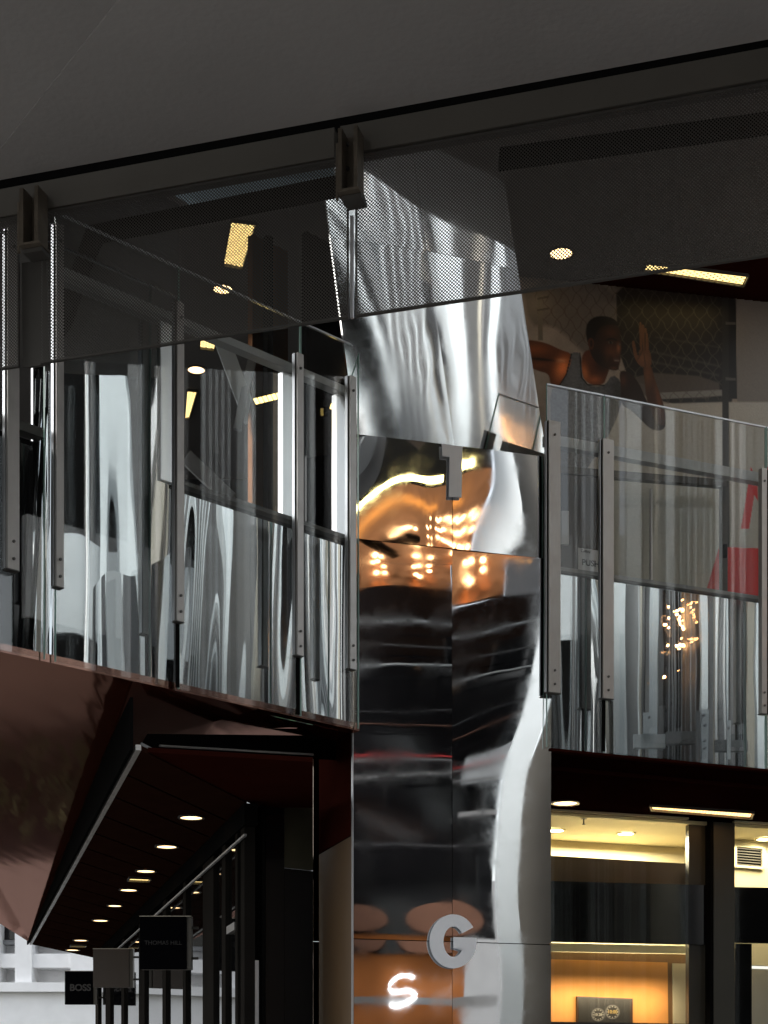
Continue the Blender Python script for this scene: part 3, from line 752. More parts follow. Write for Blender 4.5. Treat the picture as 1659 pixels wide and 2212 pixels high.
    m_ = fill([(60, 470), (215, 492), (320, 545), (385, 562), (392, 640), (330, 760), (285, 790), (250, 770), (240, 695), (170, 680), (90, 640)], skin, 6, 2)
    glow(150, 540, 90, 34, (.30, .105, .032), .8, m_); glow(330, 660, 50, 75, lit, .95, m_, .3); glow(318, 612, 30, 12, (.65, .33, .18), .9, m_); glow(170, 640, 80, 22, (.24, .085, .028), .6, m_)
    glow(190, 603, 90, 9, dk, 1, m_, .1)
    # vest
    m_ = fill([(380, 560), (440, 556), (452, 620), (452, 720), (480, 765), (540, 780), (600, 774), (650, 700), (705, 740), (720, 840), (700, 920), (660, 1030), (590, 1160), (500, 1290), (440, 1400), (250, 1400), (255, 1100), (245, 800), (300, 785), (352, 700), (385, 620)], (.13, .135, .14), 6, 1)
    nn = noise(2, 5); C[:] = C * (1 + (m_ * (nn - .5) * .5)[..., None])
    glow(400, 700, 46, 110, (.20, .205, .21), .7, m_); glow(560, 860, 90, 50, (.19, .195, .2), .5, m_); glow(690, 850, 60, 160, (.03, .03, .03), .8, m_); glow(330, 1150, 90, 170, (.06, .062, .065), .6, m_)
    for a, b in (((386, 565), (352, 700)), ((352, 700), (300, 785)), ((440, 560), (450, 720)), ((450, 720), (490, 768)), ((490, 768), (600, 772))):
        dx, dy = b[0] - a[0], b[1] - a[1]; l = math.hypot(dx, dy); nx, ny = -dy / l * 4, dx / l * 4
        fill([(a[0] - nx, a[1] - ny), (b[0] - nx, b[1] - ny), (b[0] + nx, b[1] + ny), (a[0] + nx, a[1] + ny)], (.012, .011, .011), 3, 0)
    # neck and chest
    m_ = fill([(448, 575), (500, 530), (600, 600), (640, 640), (612, 720), (596, 764), (540, 770), (490, 757), (456, 712)], (.14, .05, .018), 5, 2)
    glow(470, 690, 26, 60, (.48, .19, .07), .9, m_, -.2); glow(535, 735, 40, 26, (.38, .14, .05), .9, m_); glow(590, 640, 60, 60, dk, .8, m_)
    # head
    m_ = fill([(488, 470), (490, 400), (540, 350), (640, 350), (700, 400), (706, 480), (713, 525), (704, 556), (706, 602), (694, 640), (690, 676), (640, 672), (580, 650), (530, 610), (500, 540)], (.040, .017, .009), 5, 2)
    glow(640, 560, 60, 60, (.15, .062, .030), .9, m_); glow(640, 430, 50, 34, (.12, .048, .024), .7, m_); glow(690, 530, 12, 30, (.30, .14, .075), .9, m_); glow(560, 600, 50, 70, (.012, .007, .005), .8, m_); glow(660, 660, 26, 9, (.15, .07, .035), .7, m_)
    glow(640, 600, 18, 30, (.016, .009, .006), .5, m_)
    fill([(484, 470), (476, 410), (496, 352), (550, 322), (622, 324), (676, 350), (698, 392), (650, 376), (590, 384), (556, 410), (540, 450), (534, 492), (505, 480), (492, 500)], (.008, .0065, .006), 5, 2)
    fill([(492, 470), (520, 462), (534, 490), (528, 535), (506, 545), (494, 510)], (.11, .042, .02), 4, 2); fill([(504, 482), (520, 478), (522, 520), (508, 525)], (.03, .012, .007), 5, 1)
    fill([(606, 474), (640, 462), (684, 476), (684, 484), (640, 474), (608, 484)], (.006, .005, .004), 4, 1)
    fill([(616, 492), (636, 484), (658, 492), (654, 502), (630, 504)], (.10, .08, .07), 3, 2); fill([(630, 488), (642, 486), (648, 500), (634, 503)], (.006, .005, .005), 3, 1)
    fill([(690, 500), (704, 500), (704, 512), (692, 512)], (.12, .10, .09), 3, 1)
    fill([(652, 594), (676, 590), (700, 600), (702, 612), (690, 618), (664, 612)], (.10, .05, .04), 4, 2); fill([(658, 606), (700, 608), (696, 620), (664, 616)], (.20, .16, .14), 3, 1); fill([(660, 618), (700, 620), (690, 632), (668, 630)], (.07, .03, .022), 4, 1)
    # front arm
    m_ = fill([(694, 690), (720, 672), (780, 700), (830, 770), (862, 850), (900, 920), (992, 985), (996, 1040), (965, 1066), (905, 1062), (830, 990), (770, 930), (705, 900), (706, 780)], (.032, .014, .009), 6, 2)
    glow(720, 740, 24, 40, (.12, .045, .02), .8, m_); glow(940, 1010, 50, 40, (.055, .02, .012), .8, m_)
    m_ = fill([(846, 640), (903, 640), (915, 700), (945, 790), (985, 900), (998, 990), (985, 1040), (930, 1010), (900, 940), (868, 850), (860, 740)], (.085, .038, .019), 5, 2)
    glow(880, 700, 30, 80, (.20, .095, .045), .8, m_); glow(950, 860, 18, 110, (.22, .09, .042), .7, m_, -.2)
    m_ = fill([(788, 560), (796, 545), (822, 590), (826, 530), (888, 530), (903, 590), (905, 650), (850, 655), (822, 640), (796, 600)], (.16, .080, .042), 4, 1)
    for fx0, fy0, fx1, fy1, r_ in ((832, 370, 838, 545, 9.5), (848, 384, 858, 545, 9.5), (872, 438, 878, 550, 9), (786, 490, 802, 590, 10.5), (866, 405, 868, 540, 8)):
        m2 = fill([(fx0 - r_, fy0), (fx0, fy0 - r_), (fx0 + r_, fy0), (fx1 + r_ + 1, fy1), (fx1 - r_ - 1, fy1)], (.17, .085, .043), 3, 1)
    for k_ in (843, 862): fill([(k_ - 1.5, 430), (k_ + 1.5, 430), (k_ + 3, 545), (k_, 545)], (.02, .01, .006), 2, 0)
    glow(850, 600, 34, 30, (.24, .125, .07), .7, m_); glow(830, 575, 4, 40, (.05, .02, .012), .8, m_, .5); glow(860, 610, 4, 50, (.05, .02, .012), .7, m_, -.1)
    # red letters
    fill([(1548, 1300), (1590, 1395), (1592, 1520), (1570, 1480), (1536, 1703), (1483, 1701)], (.52, .022, .025), 3, 0)
    fill([(1342, 1817), (1900, 1842), (1900, 2200), (1230, 2200)], (.52, .022, .025), 3, 0)
    fill([(1640, 1300), (1900, 1300), (1900, 1700), (1640, 1700)], (.52, .022, .025), 3, 0)
    g = 1 + .12 * (rng.rand(*U.shape) - .5); C *= g[..., None]
    return xs, ys, np.clip(C ** 1.35 * 1.4, 0, 1)

def build_poster():
    x0, x1, y0, y1 = 1118, 1800, 560, 1300
    xs, ys, C = paint_poster(x0, x1, y0, y1)
    q = W.col(1400)
    t = thing('runner_poster', 'large printed poster of a runner in grey vest beside a wire fence', 'poster', (q.x, q.y, EYE + HF))
    # the sheet: regular cells between floor and ceiling
    nx, ny = len(xs), len(ys); V = []; org = Vector((q.x, q.y, EYE + HF))
    for j in range(ny):
        for i in range(nx):
            V.append(W.at(xs[i], ys[j], .0) - org)
    ar = np.array(V)
    i, j = np.meshgrid(np.arange(nx - 1), np.arange(ny - 1)); k = (j * nx + i).ravel()
    zok = (ar[:, 2] > -0.05) & (ar[:, 2] + EYE + HF < EYE + HCEIL - .01)
    quads = np.stack([k, k + nx, k + nx + 1, k + 1], 1); quads = quads[zok[quads].all(1)]
    me = bpy.data.meshes.new('poster_print'); me.from_pydata(ar.tolist(), [], quads.tolist())
    ca = me.color_attributes.new('print', 'FLOAT_COLOR', 'POINT')
    ca.data.foreach_set('color', np.concatenate([C.reshape(-1, 3), np.ones((nx * ny, 1))], 1).astype('f').ravel())
    m = bpy.data.materials.new('poster_ink'); m.use_nodes = True; n = m.node_tree; p = n.nodes['Principled BSDF']
    a = n.nodes.new('ShaderNodeAttribute'); a.attribute_name = 'print'; n.links.new(a.outputs[0], p.inputs['Base Color']); p.inputs['Roughness'].default_value = .45
    me.materials.append(m)
    o = bpy.data.objects.new('poster_print', me); COL.objects.link(o); o.parent = t
    wbox('backing_sheet', W, x0, x1, HF, HCEIL - .02, .004, .02, 'plaster_dim', t)
build_poster()

# steel framed door in front of the poster, with its PUSH label
D = Plane(1140, 12.45, 1659, 12.85)
dr = thing('glazed_door', 'dark framed glazed door behind the wide right balcony panel', 'door', D.up(1440, HF))
hd = hy(1006, D.col(1206).y)
wbox('header', D, 1206, 1570, hd - .055, hd, 0, .06, 'dark_steel', dr)
wbox('jamb', D, 1560, 1572, HF, hd - .057, 0, .06, 'dark_steel', dr)
wbox('jamb', D, 1206, 1212, HF, hd - .057, 0, .06, 'dark_steel', dr)
wbox('middle_stile', D, 1303, 1309, HF, hd - .057, 0, .05, 'dark_steel', dr)
wbox('dark_leaf', D, 1213, 1302, HF, hd - .057, .02, .03, 'dark_col', dr)
v_, f_ = wbox_g(D, 1310, 1559, HF, hd - .058, .02, .01); new('glass_leaf', v_, f_, 'glass', dr)
multi('pull_handle', [tube_g([D.up(1406, HF + .1, -.06), D.up(1406, hd - .15, -.06)], .012)], 'aluminium', dr)
multi('hinge', [box_g(D.up(1566, HF + .45, -.02), (.03, .03, .1))], 'black', dr)
wbox('weighing_plate', D, 1213, 1229, hd - .62, hd - .36, -.03, .02, 'label', dr)
LB = Plane(1187, 11.72 + .30, 1659, 12.47 + .30)
lab = thing('door_label', 'small white printed label reading PUSH behind the narrow right balcony panel', 'label', LB.up(1275, 4.0))
hl0, hl1 = hy(1236, LB.col(1270).y), hy(1186, LB.col(1270).y)
wbox('label_sheet', LB, 1249, 1306, hl0, hl1, 0, .004, 'label', lab)
ang = math.atan2(LB.d.y, LB.d.x)
text('label_text', 'PUSH', LB.up(1276, (hl0 + hl1) / 2 - .02, -.003), .064, ang, 'ink', lab, .0008, .0012)
text('label_text', 'Collins', LB.up(1265, hl1 - .022, -.003), .030, ang, 'ink', lab, .0008)

# ================================================================== lower left: glossy red soffit, lit soffit, shopfront
rs = thing('red_soffit', 'glossy dark red folded soffit under the left balcony', 'soffit', BL.up(300, HB - .02))
def tri(name, pts, m, parent, th=.05):
    n_ = (pts[1] - pts[0]).cross(pts[2] - pts[0]).normalized()
    if n_.z < 0: n_ = -n_
    return prism(name, pts, n_ * th, m, parent)
e0, e1, e2, e3 = BL.up(-320, HB - .015, .03), BL.up(215, HB - .015, .03), BL.up(560, HB - .015, .03), BL.up(776, HB - .015, .03)
k0 = P(306, 1604, 11.37); k1 = P(66, 2037, 22.5); k2 = P(0, 1995, 22.3); k3 = P(-330, 1880, 22.0)
tri('folded_panel', [e0, e1, k0], 'red_gloss', rs); tri('folded_panel', [e0, k0, k1], 'red_gloss', rs)
tri('folded_panel', [e0, k1, k2], 'red_gloss', rs); tri('folded_panel', [e0, k2, k3], 'red_gloss', rs)
tri('folded_panel', [e1, e2, k0], 'red_gloss', rs); tri('folded_panel', [e2, e3, P(700, 1606, 12.0), k0], 'red_gloss', rs)
HS = 2.2
def so(x, y, h=HS): return on_ceiling(x, y, h)
o0, o1, i0, i1 = so(305, 1621), so(69, 2041), so(533, 1735), so(200, 2069)
ls = thing('lit_soffit', 'long dark brown panelled soffit with a row of round lamps above the shops', 'soffit', so(300, 1900))
NP = 16
for k in range(NP):
    a, b = k / NP, (k + 1) / NP - .0035
    prism('soffit_panel', [o0.lerp(o1, a), o0.lerp(o1, b), i0.lerp(i1, b), i0.lerp(i1, a)], (0, 0, .03 + .002 * (k % 3)), 'brown_panel', ls)
prism('joint_backing', [o0 + Vector((0, 0, .032)), o1 + Vector((0, 0, .032)), i1 + Vector((0, 0, .032)), i0 + Vector((0, 0, .032))], (0, 0, .02), M['mid_col'], ls)
dv = (o1 - o0).normalized(); sv = Vector((-dv.y, dv.x, 0))
if sv.x > 0: sv = -sv
prism('edge_trim', [o0, o1, o1 + sv * .035, o0 + sv * .035], (0, 0, .035), M['aluminium'], ls)
prism('inner_trim', [i0, i1, i1 - sv * .02, i0 - sv * .02], (0, 0, -.03), M['mid_col'], ls)
prism('upstand', [o0 + sv * .05, o1 + sv * .05, o1 + sv * .07, o0 + sv * .07], (0, 0, .33), 'black', ls)
# dark red panel right of the lit soffit and the thin strip above it
tag(prism('low_soffit', [so(306, 1624, 2.21), so(676, 1646, 2.21), so(676, 1745, 2.21), so(560, 1745, 2.21)], (0, 0, .03), 'red_dark'), 'flat dark red soffit panel between the lit soffit and the bronze cladding', 'soffit')
tag(prism('black_fascia', [P(300, 1618, 10.6), P(790, 1642, 12.05), P(790, 1590, 12.05), P(318, 1585, 10.6)], (0, .05, 0), 'black'), 'black recessed fascia above the flat dark red soffit panel', 'fascia')
tag(multi('strip_rail', [tube_g([P(345, 1611, 10.5), P(676, 1630, 11.5)], .008)], 'aluminium'), 'thin pale metal rail under the left balcony soffit', 'rail')
lampspec = [(413, 1764, .085), (360, 1827, .085), (315, 1880, .085), (278, 1921, .085), (248, 1955, .075), (217, 1987, .09), (174, 2030, .09), (157, 2051, .09)]
names = ['nearest and largest', 'second nearest', 'third nearest', 'fourth nearest', 'fifth nearest', 'sixth nearest', 'seventh nearest', 'farthest']
for (x, y, r), nm in zip(lampspec, names):
    downlight(x, y, r, f'round warm lamp in the lit soffit, {nm} of its row', h=HS, group='round lamps along the lit soffit')
for x, y, s_, nm in ((301, 1897, .10, 'nearer'), (169, 2041, .10, 'farther')):
    c = so(x, y); a = math.atan2(dv.y, dv.x)
    d1 = Vector((math.cos(a), math.sin(a), 0)) * s_; d2 = Vector((-math.sin(a), math.cos(a), 0)) * s_
    louvre_lamp([c - d1 - d2, c + d1 - d2, c + d1 + d2, c - d1 + d2], f'{nm} of the two square yellow lamps in the lit soffit', group='square lamps in the lit soffit')

SF = Plane(530, 11.84, 200, 24.4)
if SF.n.x > 0: SF.n = -SF.n
def sfc(x): # keep columns on the shopfront
    return SF.col(x)
sh = thing('shopfront', 'dark glazed shopfront receding under the lit soffit', 'shopfront', SF.up(400, -EYE))
def sfbox(name, x0, x1, h0, h1, off, th, m): return wbox(name, SF, x0, x1, h0, h1, off, th, m, sh)
sfbox('fascia', 528, 201, 2.03, 2.185, -.02, .1, 'black')
muls = [(528, 520), (513, 508), (487, 479), (461, 438), (401, 395), (358, 351), (312, 300), (268, 262), (238, 228), (212, 206)]
for a, b in muls: sfbox('mullion', a, b, -EYE, 2.028, -.006, .08, 'frame_dark')
edges = [528] + [q for ab in muls for q in ab][1:]
for k in range(len(muls) - 1):
    a, b = muls[k][1], muls[k + 1][0]
    if a - b < 2: continue
    sfbox('window_pane', a - .3, b + .3, -EYE, 2.028, .02, .02, 'shopglass')
sfbox('transom', 506, 489, 1.30, 1.36, -.02, .04, 'dark_steel')
sfbox('head_line', 527, 202, 1.93, 1.945, -.04, .02, 'mid_col')
# black corner pier between shopfront and bronze cladding
PR = Plane(528, 11.9, 677, 12.25)
pr = thing('corner_pier', 'black glossy corner pier between the shopfront and the bronze cladding', 'pier', PR.up(620, -EYE))
wbox('pier_panel', PR, 574, 614, -EYE, 2.25, 0, .05, 'black_gloss', pr)
wbox('pier_panel', PR, 614.6, 676, 1.76, 2.25, 0, .05, mat('olive_grey_panel', (.045, .042, .028), .3), pr)
wbox('pier_panel', PR, 614.6, 676, -EYE, 1.757, .01, .05, 'black_gloss', pr)
wbox('frosted_pane', PR, 531, 566, -EYE, 1.05, .03, .03, 'white_paint', pr)
wbox('dark_pane', PR, 531, 566, 1.053, 2.2, .035, .03, 'shopglass', pr)
wbox('post', PR, 566.5, 573, -EYE, 2.25, -.02, .06, 'black', pr)
# projecting box signs
def boxsign(x0, x1, xs_, y0, y1, Y, m, label, word=None, wc=None):
    a, b = P(x0, y1, Y), P(x1, y0, Y)
    c = (a + b) / 2
    t = thing('box_sign', label, 'sign', (c.x, Y, a.z), 'projecting box signs along the shopfront')
    prism('sign_face', [a, Vector((b.x, Y, a.z)), b, Vector((a.x, Y, b.z))], (0, .012, 0), m, t)
    dx = (xs_ - x1) / F * Y
    prism('sign_box', [Vector((a.x + .004, Y + .0125, a.z + .004)), Vector((b.x + dx, Y + .0125, a.z + .004)), Vector((b.x + dx, Y + .0125, b.z - .004)), Vector((a.x + .004, Y + .0125, b.z - .004))], (0, .11, 0), 'beam', t)
    multi('top_trim', [prism_g([Vector((a.x - .004, Y - .003, b.z + .001)), Vector((b.x + dx, Y - .003, b.z + .001)), Vector((b.x + dx, Y + .12, b.z + .001)), Vector((a.x - .004, Y + .12, b.z + .001))], (0, 0, .006))], 'beige_col', t)
    wx = SF.d * 0
    # two arms to the shopfront
    xw = (SF.a + SF.d * ((Y + .06 - SF.a.y) / SF.d.y)).x
    for hh in (.22, .8): multi('arm', [tube_g([Vector((b.x + dx, Y + .06, a.z + (b.z - a.z) * hh)), Vector((max(xw, b.x + dx + .05), Y + .06, a.z + (b.z - a.z) * hh))], .012)], 'dark_steel', t)
    if word:
        text('lettering', word[0], Vector((c.x + word[2], Y - .003, c.z + word[3])), word[1], 0, wc, t, .0015, word[4] if len(word) > 4 else 0)
    return t
M['faint'] = mat('faint_grey_lettering', (.03, .027, .028), .5)
M['veryfaint'] = mat('near_black_lettering', (.0065, .0045, .005), .5)
boxsign(302, 403, 413, 1980, 2094, 14.0, 'sign_black', 'large black projecting box sign, nearest of the row', ('THOMAS HILL', .052, 0, 0), 'veryfaint')
boxsign(201, 279, 287, 2050, 2133, 18.4, 'sign_beige', 'plain beige brown projecting box sign, middle of the row')
boxsign(140, 201, 209, 2098, 2170, 23.2, 'sign_black', 'black projecting box sign reading BOSS, farthest of the row', ('BOSS', .135, .02, -.0, .004), 'faint')

# ================================================================== lower right: red slab edge, soffit and lit shop
SR = Plane(1190, 14.0, 1659, 14.7)
rb = thing('red_slab_band', 'dark red slab band between the right balcony and the lit shop', 'soffit', BR.up(1400, HB - .1))
def hline(pl, x, off, h): return pl.up(x, h, off)
wbox('slab_edge', BR, 1189, 2000, HB - .03, HB - .012, .02, .1, 'red_dark', rb)
prism('soffit_board', [BR.up(1189, 2.56, .1), BR.up(2000, 2.56, .1), SR.up(2000, 2.56, .4), SR.up(1189, 2.56, .4)], (0, 0, .03), mat('black_red_soffit_paint', (.012, .003, .002), .35, var=.15, spec=.02), rb)
wbox('drip_lip', BR, 1189, 2000, 2.53, 2.558, .45, .02, 'red_dark', rb)
c = so(1220, 1733, 2.56)
downlight(1221, 1733, .105, 'round bright lamp in the red soffit right of the mirror tower', h=2.56, group='lamps in the red soffit over the shop')
louvre_lamp([so(1405, 1737, 2.56), so(1628, 1752, 2.56), so(1622, 1764, 2.56), so(1408, 1746, 2.56)], 'long dim louvred lamp in the red soffit over the shop', m_=emit('dim_strip', (1, .55, .2), 1.6), group='lamps in the red soffit over the shop')

shp = thing('lit_shop', 'warmly lit shop window with dark sign bands at the lower right', 'shop', SR.up(1400, -EYE))
def sp(name, pix, off, th, m, parent=None): return poly(name, SR, pix, off, th, m, parent or shp)
wbox('head_trim', SR, 1190, 1488, 2.535, 2.552, -.01, .05, 'cream', shp)
wbox('head_trim', SR, 1588, 2000, 2.535, 2.552, -.01, .05, 'cream', shp)
# shop room
prism('room_ceiling', [SR.up(1180, 2.50, .03), SR.up(2000, 2.50, .03), SR.up(2000, 2.50, 3.2), SR.up(1150, 2.50, 3.2)], (0, 0, .03), 'cream', shp)
wbox('bulkhead', SR, 1150, 1495, 1.2, 2.498, 1.25, .1, 'cream', shp)
wbox('back_wall', SR, 1560, 2000, 1.3, 2.498, .66, .05, 'cream', shp)
wbox('back_wall', SR, 1560, 2000, -EYE, 1.29, .9, .05, 'plaster_dim', shp)
sp('return_panel', [(1483, 1786), (1523, 1774), (1523, 1900), (1483, 1852)], .9, .03, mat('tan_panel', (.42, .34, .18), .6))
sp('brown_band', [(1188, 1848), (1526, 1868), (1526, 1915), (1188, 1907)], .22, .03, 'brown_band')
sp('black_band', [(1188, 1903), (1533, 1912), (1533, 2041), (1188, 2034)], .03, .04, 'black_gloss')
sp('light_shelf', [(1188, 2037), (1508, 2044), (1508, 2060), (1188, 2055)], .20, .03, 'cream')
sp('display_frame', [(1188, 2056), (1512, 2062), (1512, 2240), (1188, 2240)], .34, .03, mat('brown_frame', (.16, .085, .035), .6))
sp('orange_panel', [(1188, 2072), (1442, 2079), (1444, 2240), (1188, 2240)], .325, .012, 'orange')
sp('pale_panel', [(1453, 2081), (1507, 2082), (1508, 2240), (1455, 2240)], .325, .012, mat('pale_board', (.52, .47, .34), .6))
sp('shop_post', [(1511, 2044), (1534, 2045), (1534, 2240), (1511, 2240)], .25, .05, mat('tan_post', (.20, .13, .06), .6))
prism('window_sill', [SR.at(1188, 2207, -.02), SR.at(1535, 2212, -.02), SR.at(1535, 2230, -.02), SR.at(1188, 2226, -.02)], -SR.n3 * .3, 'dark_steel', shp)
wbox('main_mullion', SR, 1488, 1534, -EYE, 2.53, .06, .06, mat('dark_olive_frame', (.040, .038, .030), .35), shp)
wbox('mullion_core', SR, 1534.6, 1541, -EYE, 2.54, -.03, .14, 'black', shp)
wbox('main_mullion', SR, 1541.6, 1587, -EYE, 2.53, .0, .10, mat('dark_olive_frame_right', (.055, .053, .042), .35), shp)
sp('black_band', [(1588, 1916), (2000, 1925), (2000, 2042), (1588, 2037)], .03, .04, 'black_gloss')
sp('dark_door', [(1588, 2038), (1624, 2039), (1624, 2260), (1588, 2260)], .05, .04, 'black_gloss')
v_, f_ = wbox_g(SR, 1190, 1487, -.2, 2.5, .0, .008); new('shop_glass', v_, f_, 'shop_clear', shp)
v_, f_ = wbox_g(SR, 1588, 1995, -.2, 2.5, .0, .008); new('shop_glass', v_, f_, 'shop_clear', shp)
wbox('hatch', SR, 1152, 1262, 2.08, 2.30, 1.235, .01, 'cream', shp)
# vent
vt = thing('wall_vent', 'white framed wall vent with dark slats behind the right shop window', 'vent', SR.at(1620, 1850, .6))
def vx(x, y): return SR.at(x, y, .62)
fr = []
for a, b in ((( 1590, 1823), (1652, 1829)), ((1590, 1868), (1652, 1873))):
    fr.append(prism_g([vx(*a), vx(*b), vx(b[0], b[1] + 5), vx(a[0], a[1] + 5)], -SR.n3 * .03))
fr.append(prism_g([vx(1587, 1823), vx(1592, 1823), vx(1592, 1873), vx(1587, 1873)], -SR.n3 * .03)); fr.append(prism_g([vx(1648, 1828), vx(1653, 1828), vx(1653, 1878), vx(1648, 1878)], -SR.n3 * .03))
multi('frame', fr, 'cream', vt)
prism('dark_duct', [SR.at(1591, 1828, .650), SR.at(1650, 1833, .650), SR.at(1650, 1875, .650), SR.at(1591, 1870, .650)], -SR.n3 * .01, 'black', vt)
for k in range(7):
    y = 1831 + k * 5.7
    prism('slat', [SR.at(1592.5, y, .635), SR.at(1647.5, y + 4.6, .635), SR.at(1647.5, y + 6.4, .635), SR.at(1592.5, y + 1.8, .635)], -SR.n3 * .012, 'beam', vt)
# shop lamps
def shoplamp(x, y, label):
    downlight(x, y, .075, label, h=2.498, m_='shop_lamp', group='round lamps in the shop ceiling', ringm='cream')
shoplamp(1200, 1792, 'round lamp in the shop ceiling, next to the mirror tower')
shoplamp(1352, 1799, 'round lamp in the shop ceiling, middle of the wide window')
shoplamp(1652, 1811, 'round lamp in the shop ceiling, at the right picture edge')
sk = thing('sprinkler', 'small sprinkler hanging from the shop ceiling between two lamps', 'sprinkler', so(1261, 1772, 2.49))
q = so(1261, 1768, 2.497)
multi('stem', [tube_g([q, q - Vector((0, 0, .05))], .006)], 'dark_steel', sk); multi('rose', [disc_g(q - Vector((0, 0, .006)), .028, .005)], 'mid_col', sk); multi('head', [disc_g(q - Vector((0, 0, .055)), .016, .004)], 'dark_steel', sk)
# watch picture in the display
wp = thing('watch_picture', 'dark framed picture of two watches standing against the orange panel', 'picture', SR.at(1307, 2212, .28))
sp('picture_box', [(1247, 2152), (1367, 2157), (1367, 2240), (1247, 2240)], .285, .03, mat('dark_wood', (.03, .015, .008), .4), wp)
sp('picture_sheet', [(1251, 2155), (1361, 2160), (1361, 2238), (1251, 2238)], .282, .002, mat('charcoal_print', (.008, .008, .008), .5, var=.5, vscale=14), wp)
def ring_g(cx, cy, r0, r1, off, sy=1.0, n=28, th=.002):
    out = []
    for k in range(n):
        a0, a1 = 6.2832 * k / n, 6.2832 * (k + 1) / n
        out.append(prism_g([SR.at(cx + q * math.cos(a), cy + q * sy * math.sin(a), off) for q, a in ((r0, a0), (r1, a0), (r1, a1), (r0, a1))], SR.n3 * th))
    return out
M['print_grey'] = mat('grey_print', (.10, .10, .10), .5); M['print_white'] = mat('pale_print', (.45, .44, .40), .5); M['print_gold'] = mat('gold_print', (.45, .33, .12), .5)
multi('watch_bezel', ring_g(1292, 2192, 12, 14.5, .281) + ring_g(1323, 2186, 13, 15.5, .281), 'print_grey', wp)
tk = []
for cx, cy, r in ((1292, 2192, 9.5), (1323, 2186, 10.5)):
    for k in range(12):
        a = k * math.pi / 6; p_ = (cx + r * math.cos(a), cy + r * math.sin(a)); u_ = (math.cos(a), math.sin(a)); n_ = (-u_[1] * .7, u_[0] * .7)
        tk.append(prism_g([SR.at(p_[0] - n_[0], p_[1] - n_[1], .2805), SR.at(p_[0] + n_[0], p_[1] + n_[1], .2805), SR.at(p_[0] + n_[0] + u_[0] * 1.8, p_[1] + n_[1] + u_[1] * 1.8, .2805), SR.at(p_[0] - n_[0] + u_[0] * 1.8, p_[1] - n_[1] + u_[1] * 1.8, .2805)], SR.n3 * .001))
multi('watch_markers', tk, 'print_white', wp)
ang = math.atan2(SR.d.y, SR.d.x)
text('dial_text', '10:00', SR.at(1323, 2186, .279), .045, ang, 'print_gold', wp, .0005); text('dial_text', '10 28', SR.at(1292, 2192, .279), .035, ang, 'print_white', wp, .0005)

# ================================================================== the far side of the atrium (seen in the steel and the glass)
def vset(pl, parent, items, off=0):
    """items: (part name, x0, x1, Y, y_top or None, y_bottom or None, depth, material) as they appear in the mirror"""
    for it in items:
        nm, x0, x1, Y, yt, yb, dp, m_ = it
        h0 = -EYE if yb is None else hy(yb, Y); h1 = 12.5 if yt is None else hy(yt, Y)
        multi(nm, mirrored(pl, [vbox(x0, x1, Y, h0, h1, dp)], off), m_, parent)
# dark buildings round the atrium
def block(name, x0, x1, y0, y1, h, m_, label):
    return tag(multi(name, [box_g(((x0 + x1) / 2, (y0 + y1) / 2, 0), (x1 - x0, y1 - y0, h))], m_), label, 'building')
block('dark_building', 13, 14, -12, 16, 12, 'mid_col', 'charcoal clad building closing the atrium on the right, seen only in reflections')
block('dark_building', -12, 14, -16, -15, 10, 'dark_col', 'charcoal building across the street behind the viewer, seen only in reflections')

hd_ = []
random.seed(5)
for k in range(900):
    c = Vector((random.uniform(-9, 0), random.uniform(25.2, 26), random.uniform(.1, 1.5))); a = random.uniform(0, 6.28); t_ = random.uniform(-1, 1); r_ = random.uniform(.06, .14)
    u_ = Vector((math.cos(a), math.sin(a), t_)) * r_; v_ = Vector((-math.sin(a), math.cos(a), .4)) * r_ * .6
    hd_.append(([c - u_, c + v_, c + u_, c - v_], [[0, 1, 2, 3]]))
v_, f_ = join_g(hd_); o = new('hedge', v_, f_, mat('hedge_leaf', (.05, .11, .04), .6, var=.3)); o['kind'] = 'stuff'; o['label'] = 'low green hedge before the white building, seen only mirrored in the red soffit'

# glass lift with guide rails: mirrored by the right balcony
lt = thing('lift_tower', 'pale steel lift tower with guide rails, cables and bolted brackets, mirrored in the right balcony', 'lift', (5.5, 9.5, 0))
pc, bc, mc, dc, cb = 'pale_col', 'beige_col', 'mid_col', 'dark_col', 'cable'
it = []
for k in range(13): it.append(('ribbed_sheet', 1214 + k * 5.6, 1217 + k * 5.6, 16.0, None, None, .04, mc if k % 3 else pc))
it += [('cladding', 1290, 1308, 16.4, None, None, .1, bc), ('column', 1323, 1354, 16.0, None, None, .12, pc), ('column_side', 1356, 1379, 16.3, None, None, .1, mc),
       ('guide_rail', 1383, 1388, 15.8, None, None, .05, bc), ('guide_rail', 1391, 1395, 15.8, None, None, .05, mc), ('rail_plate', 1406, 1424, 15.7, None, None, .03, pc),
       ('guide_rail', 1426, 1433, 16.0, None, None, .05, mc),
       ('shaft_frame', 1497, 1510, 16.5, None, None, .1, M['beam']), ('column', 1513, 1526, 16.0, None, None, .08, pc), ('column_side', 1527, 1540, 16.2, None, None, .08, mc),
       ('guide_rail', 1546, 1551, 15.7, None, None, .04, M['white_paint']), ('guide_rail', 1555, 1562, 15.8, None, None, .04, mc), ('guide_rail', 1564, 1568, 15.7, None, None, .04, M['white_paint']), ('guide_rail', 1571, 1575, 15.7, None, None, .04, pc),
       ('column_side', 1578, 1592, 16.1, None, None, .05, mc), ('cladding', 1622, 1636, 16.3, None, None, .1, bc), ('column', 1638, 1652, 16.1, None, None, .1, pc), ('cladding', 1656, 1720, 16.5, None, None, .1, bc)]
for k in range(5): it.append(('cable', 1600 + k * 4.2, 1601.3 + k * 4.2, 15.9, None, None, .015, cb))
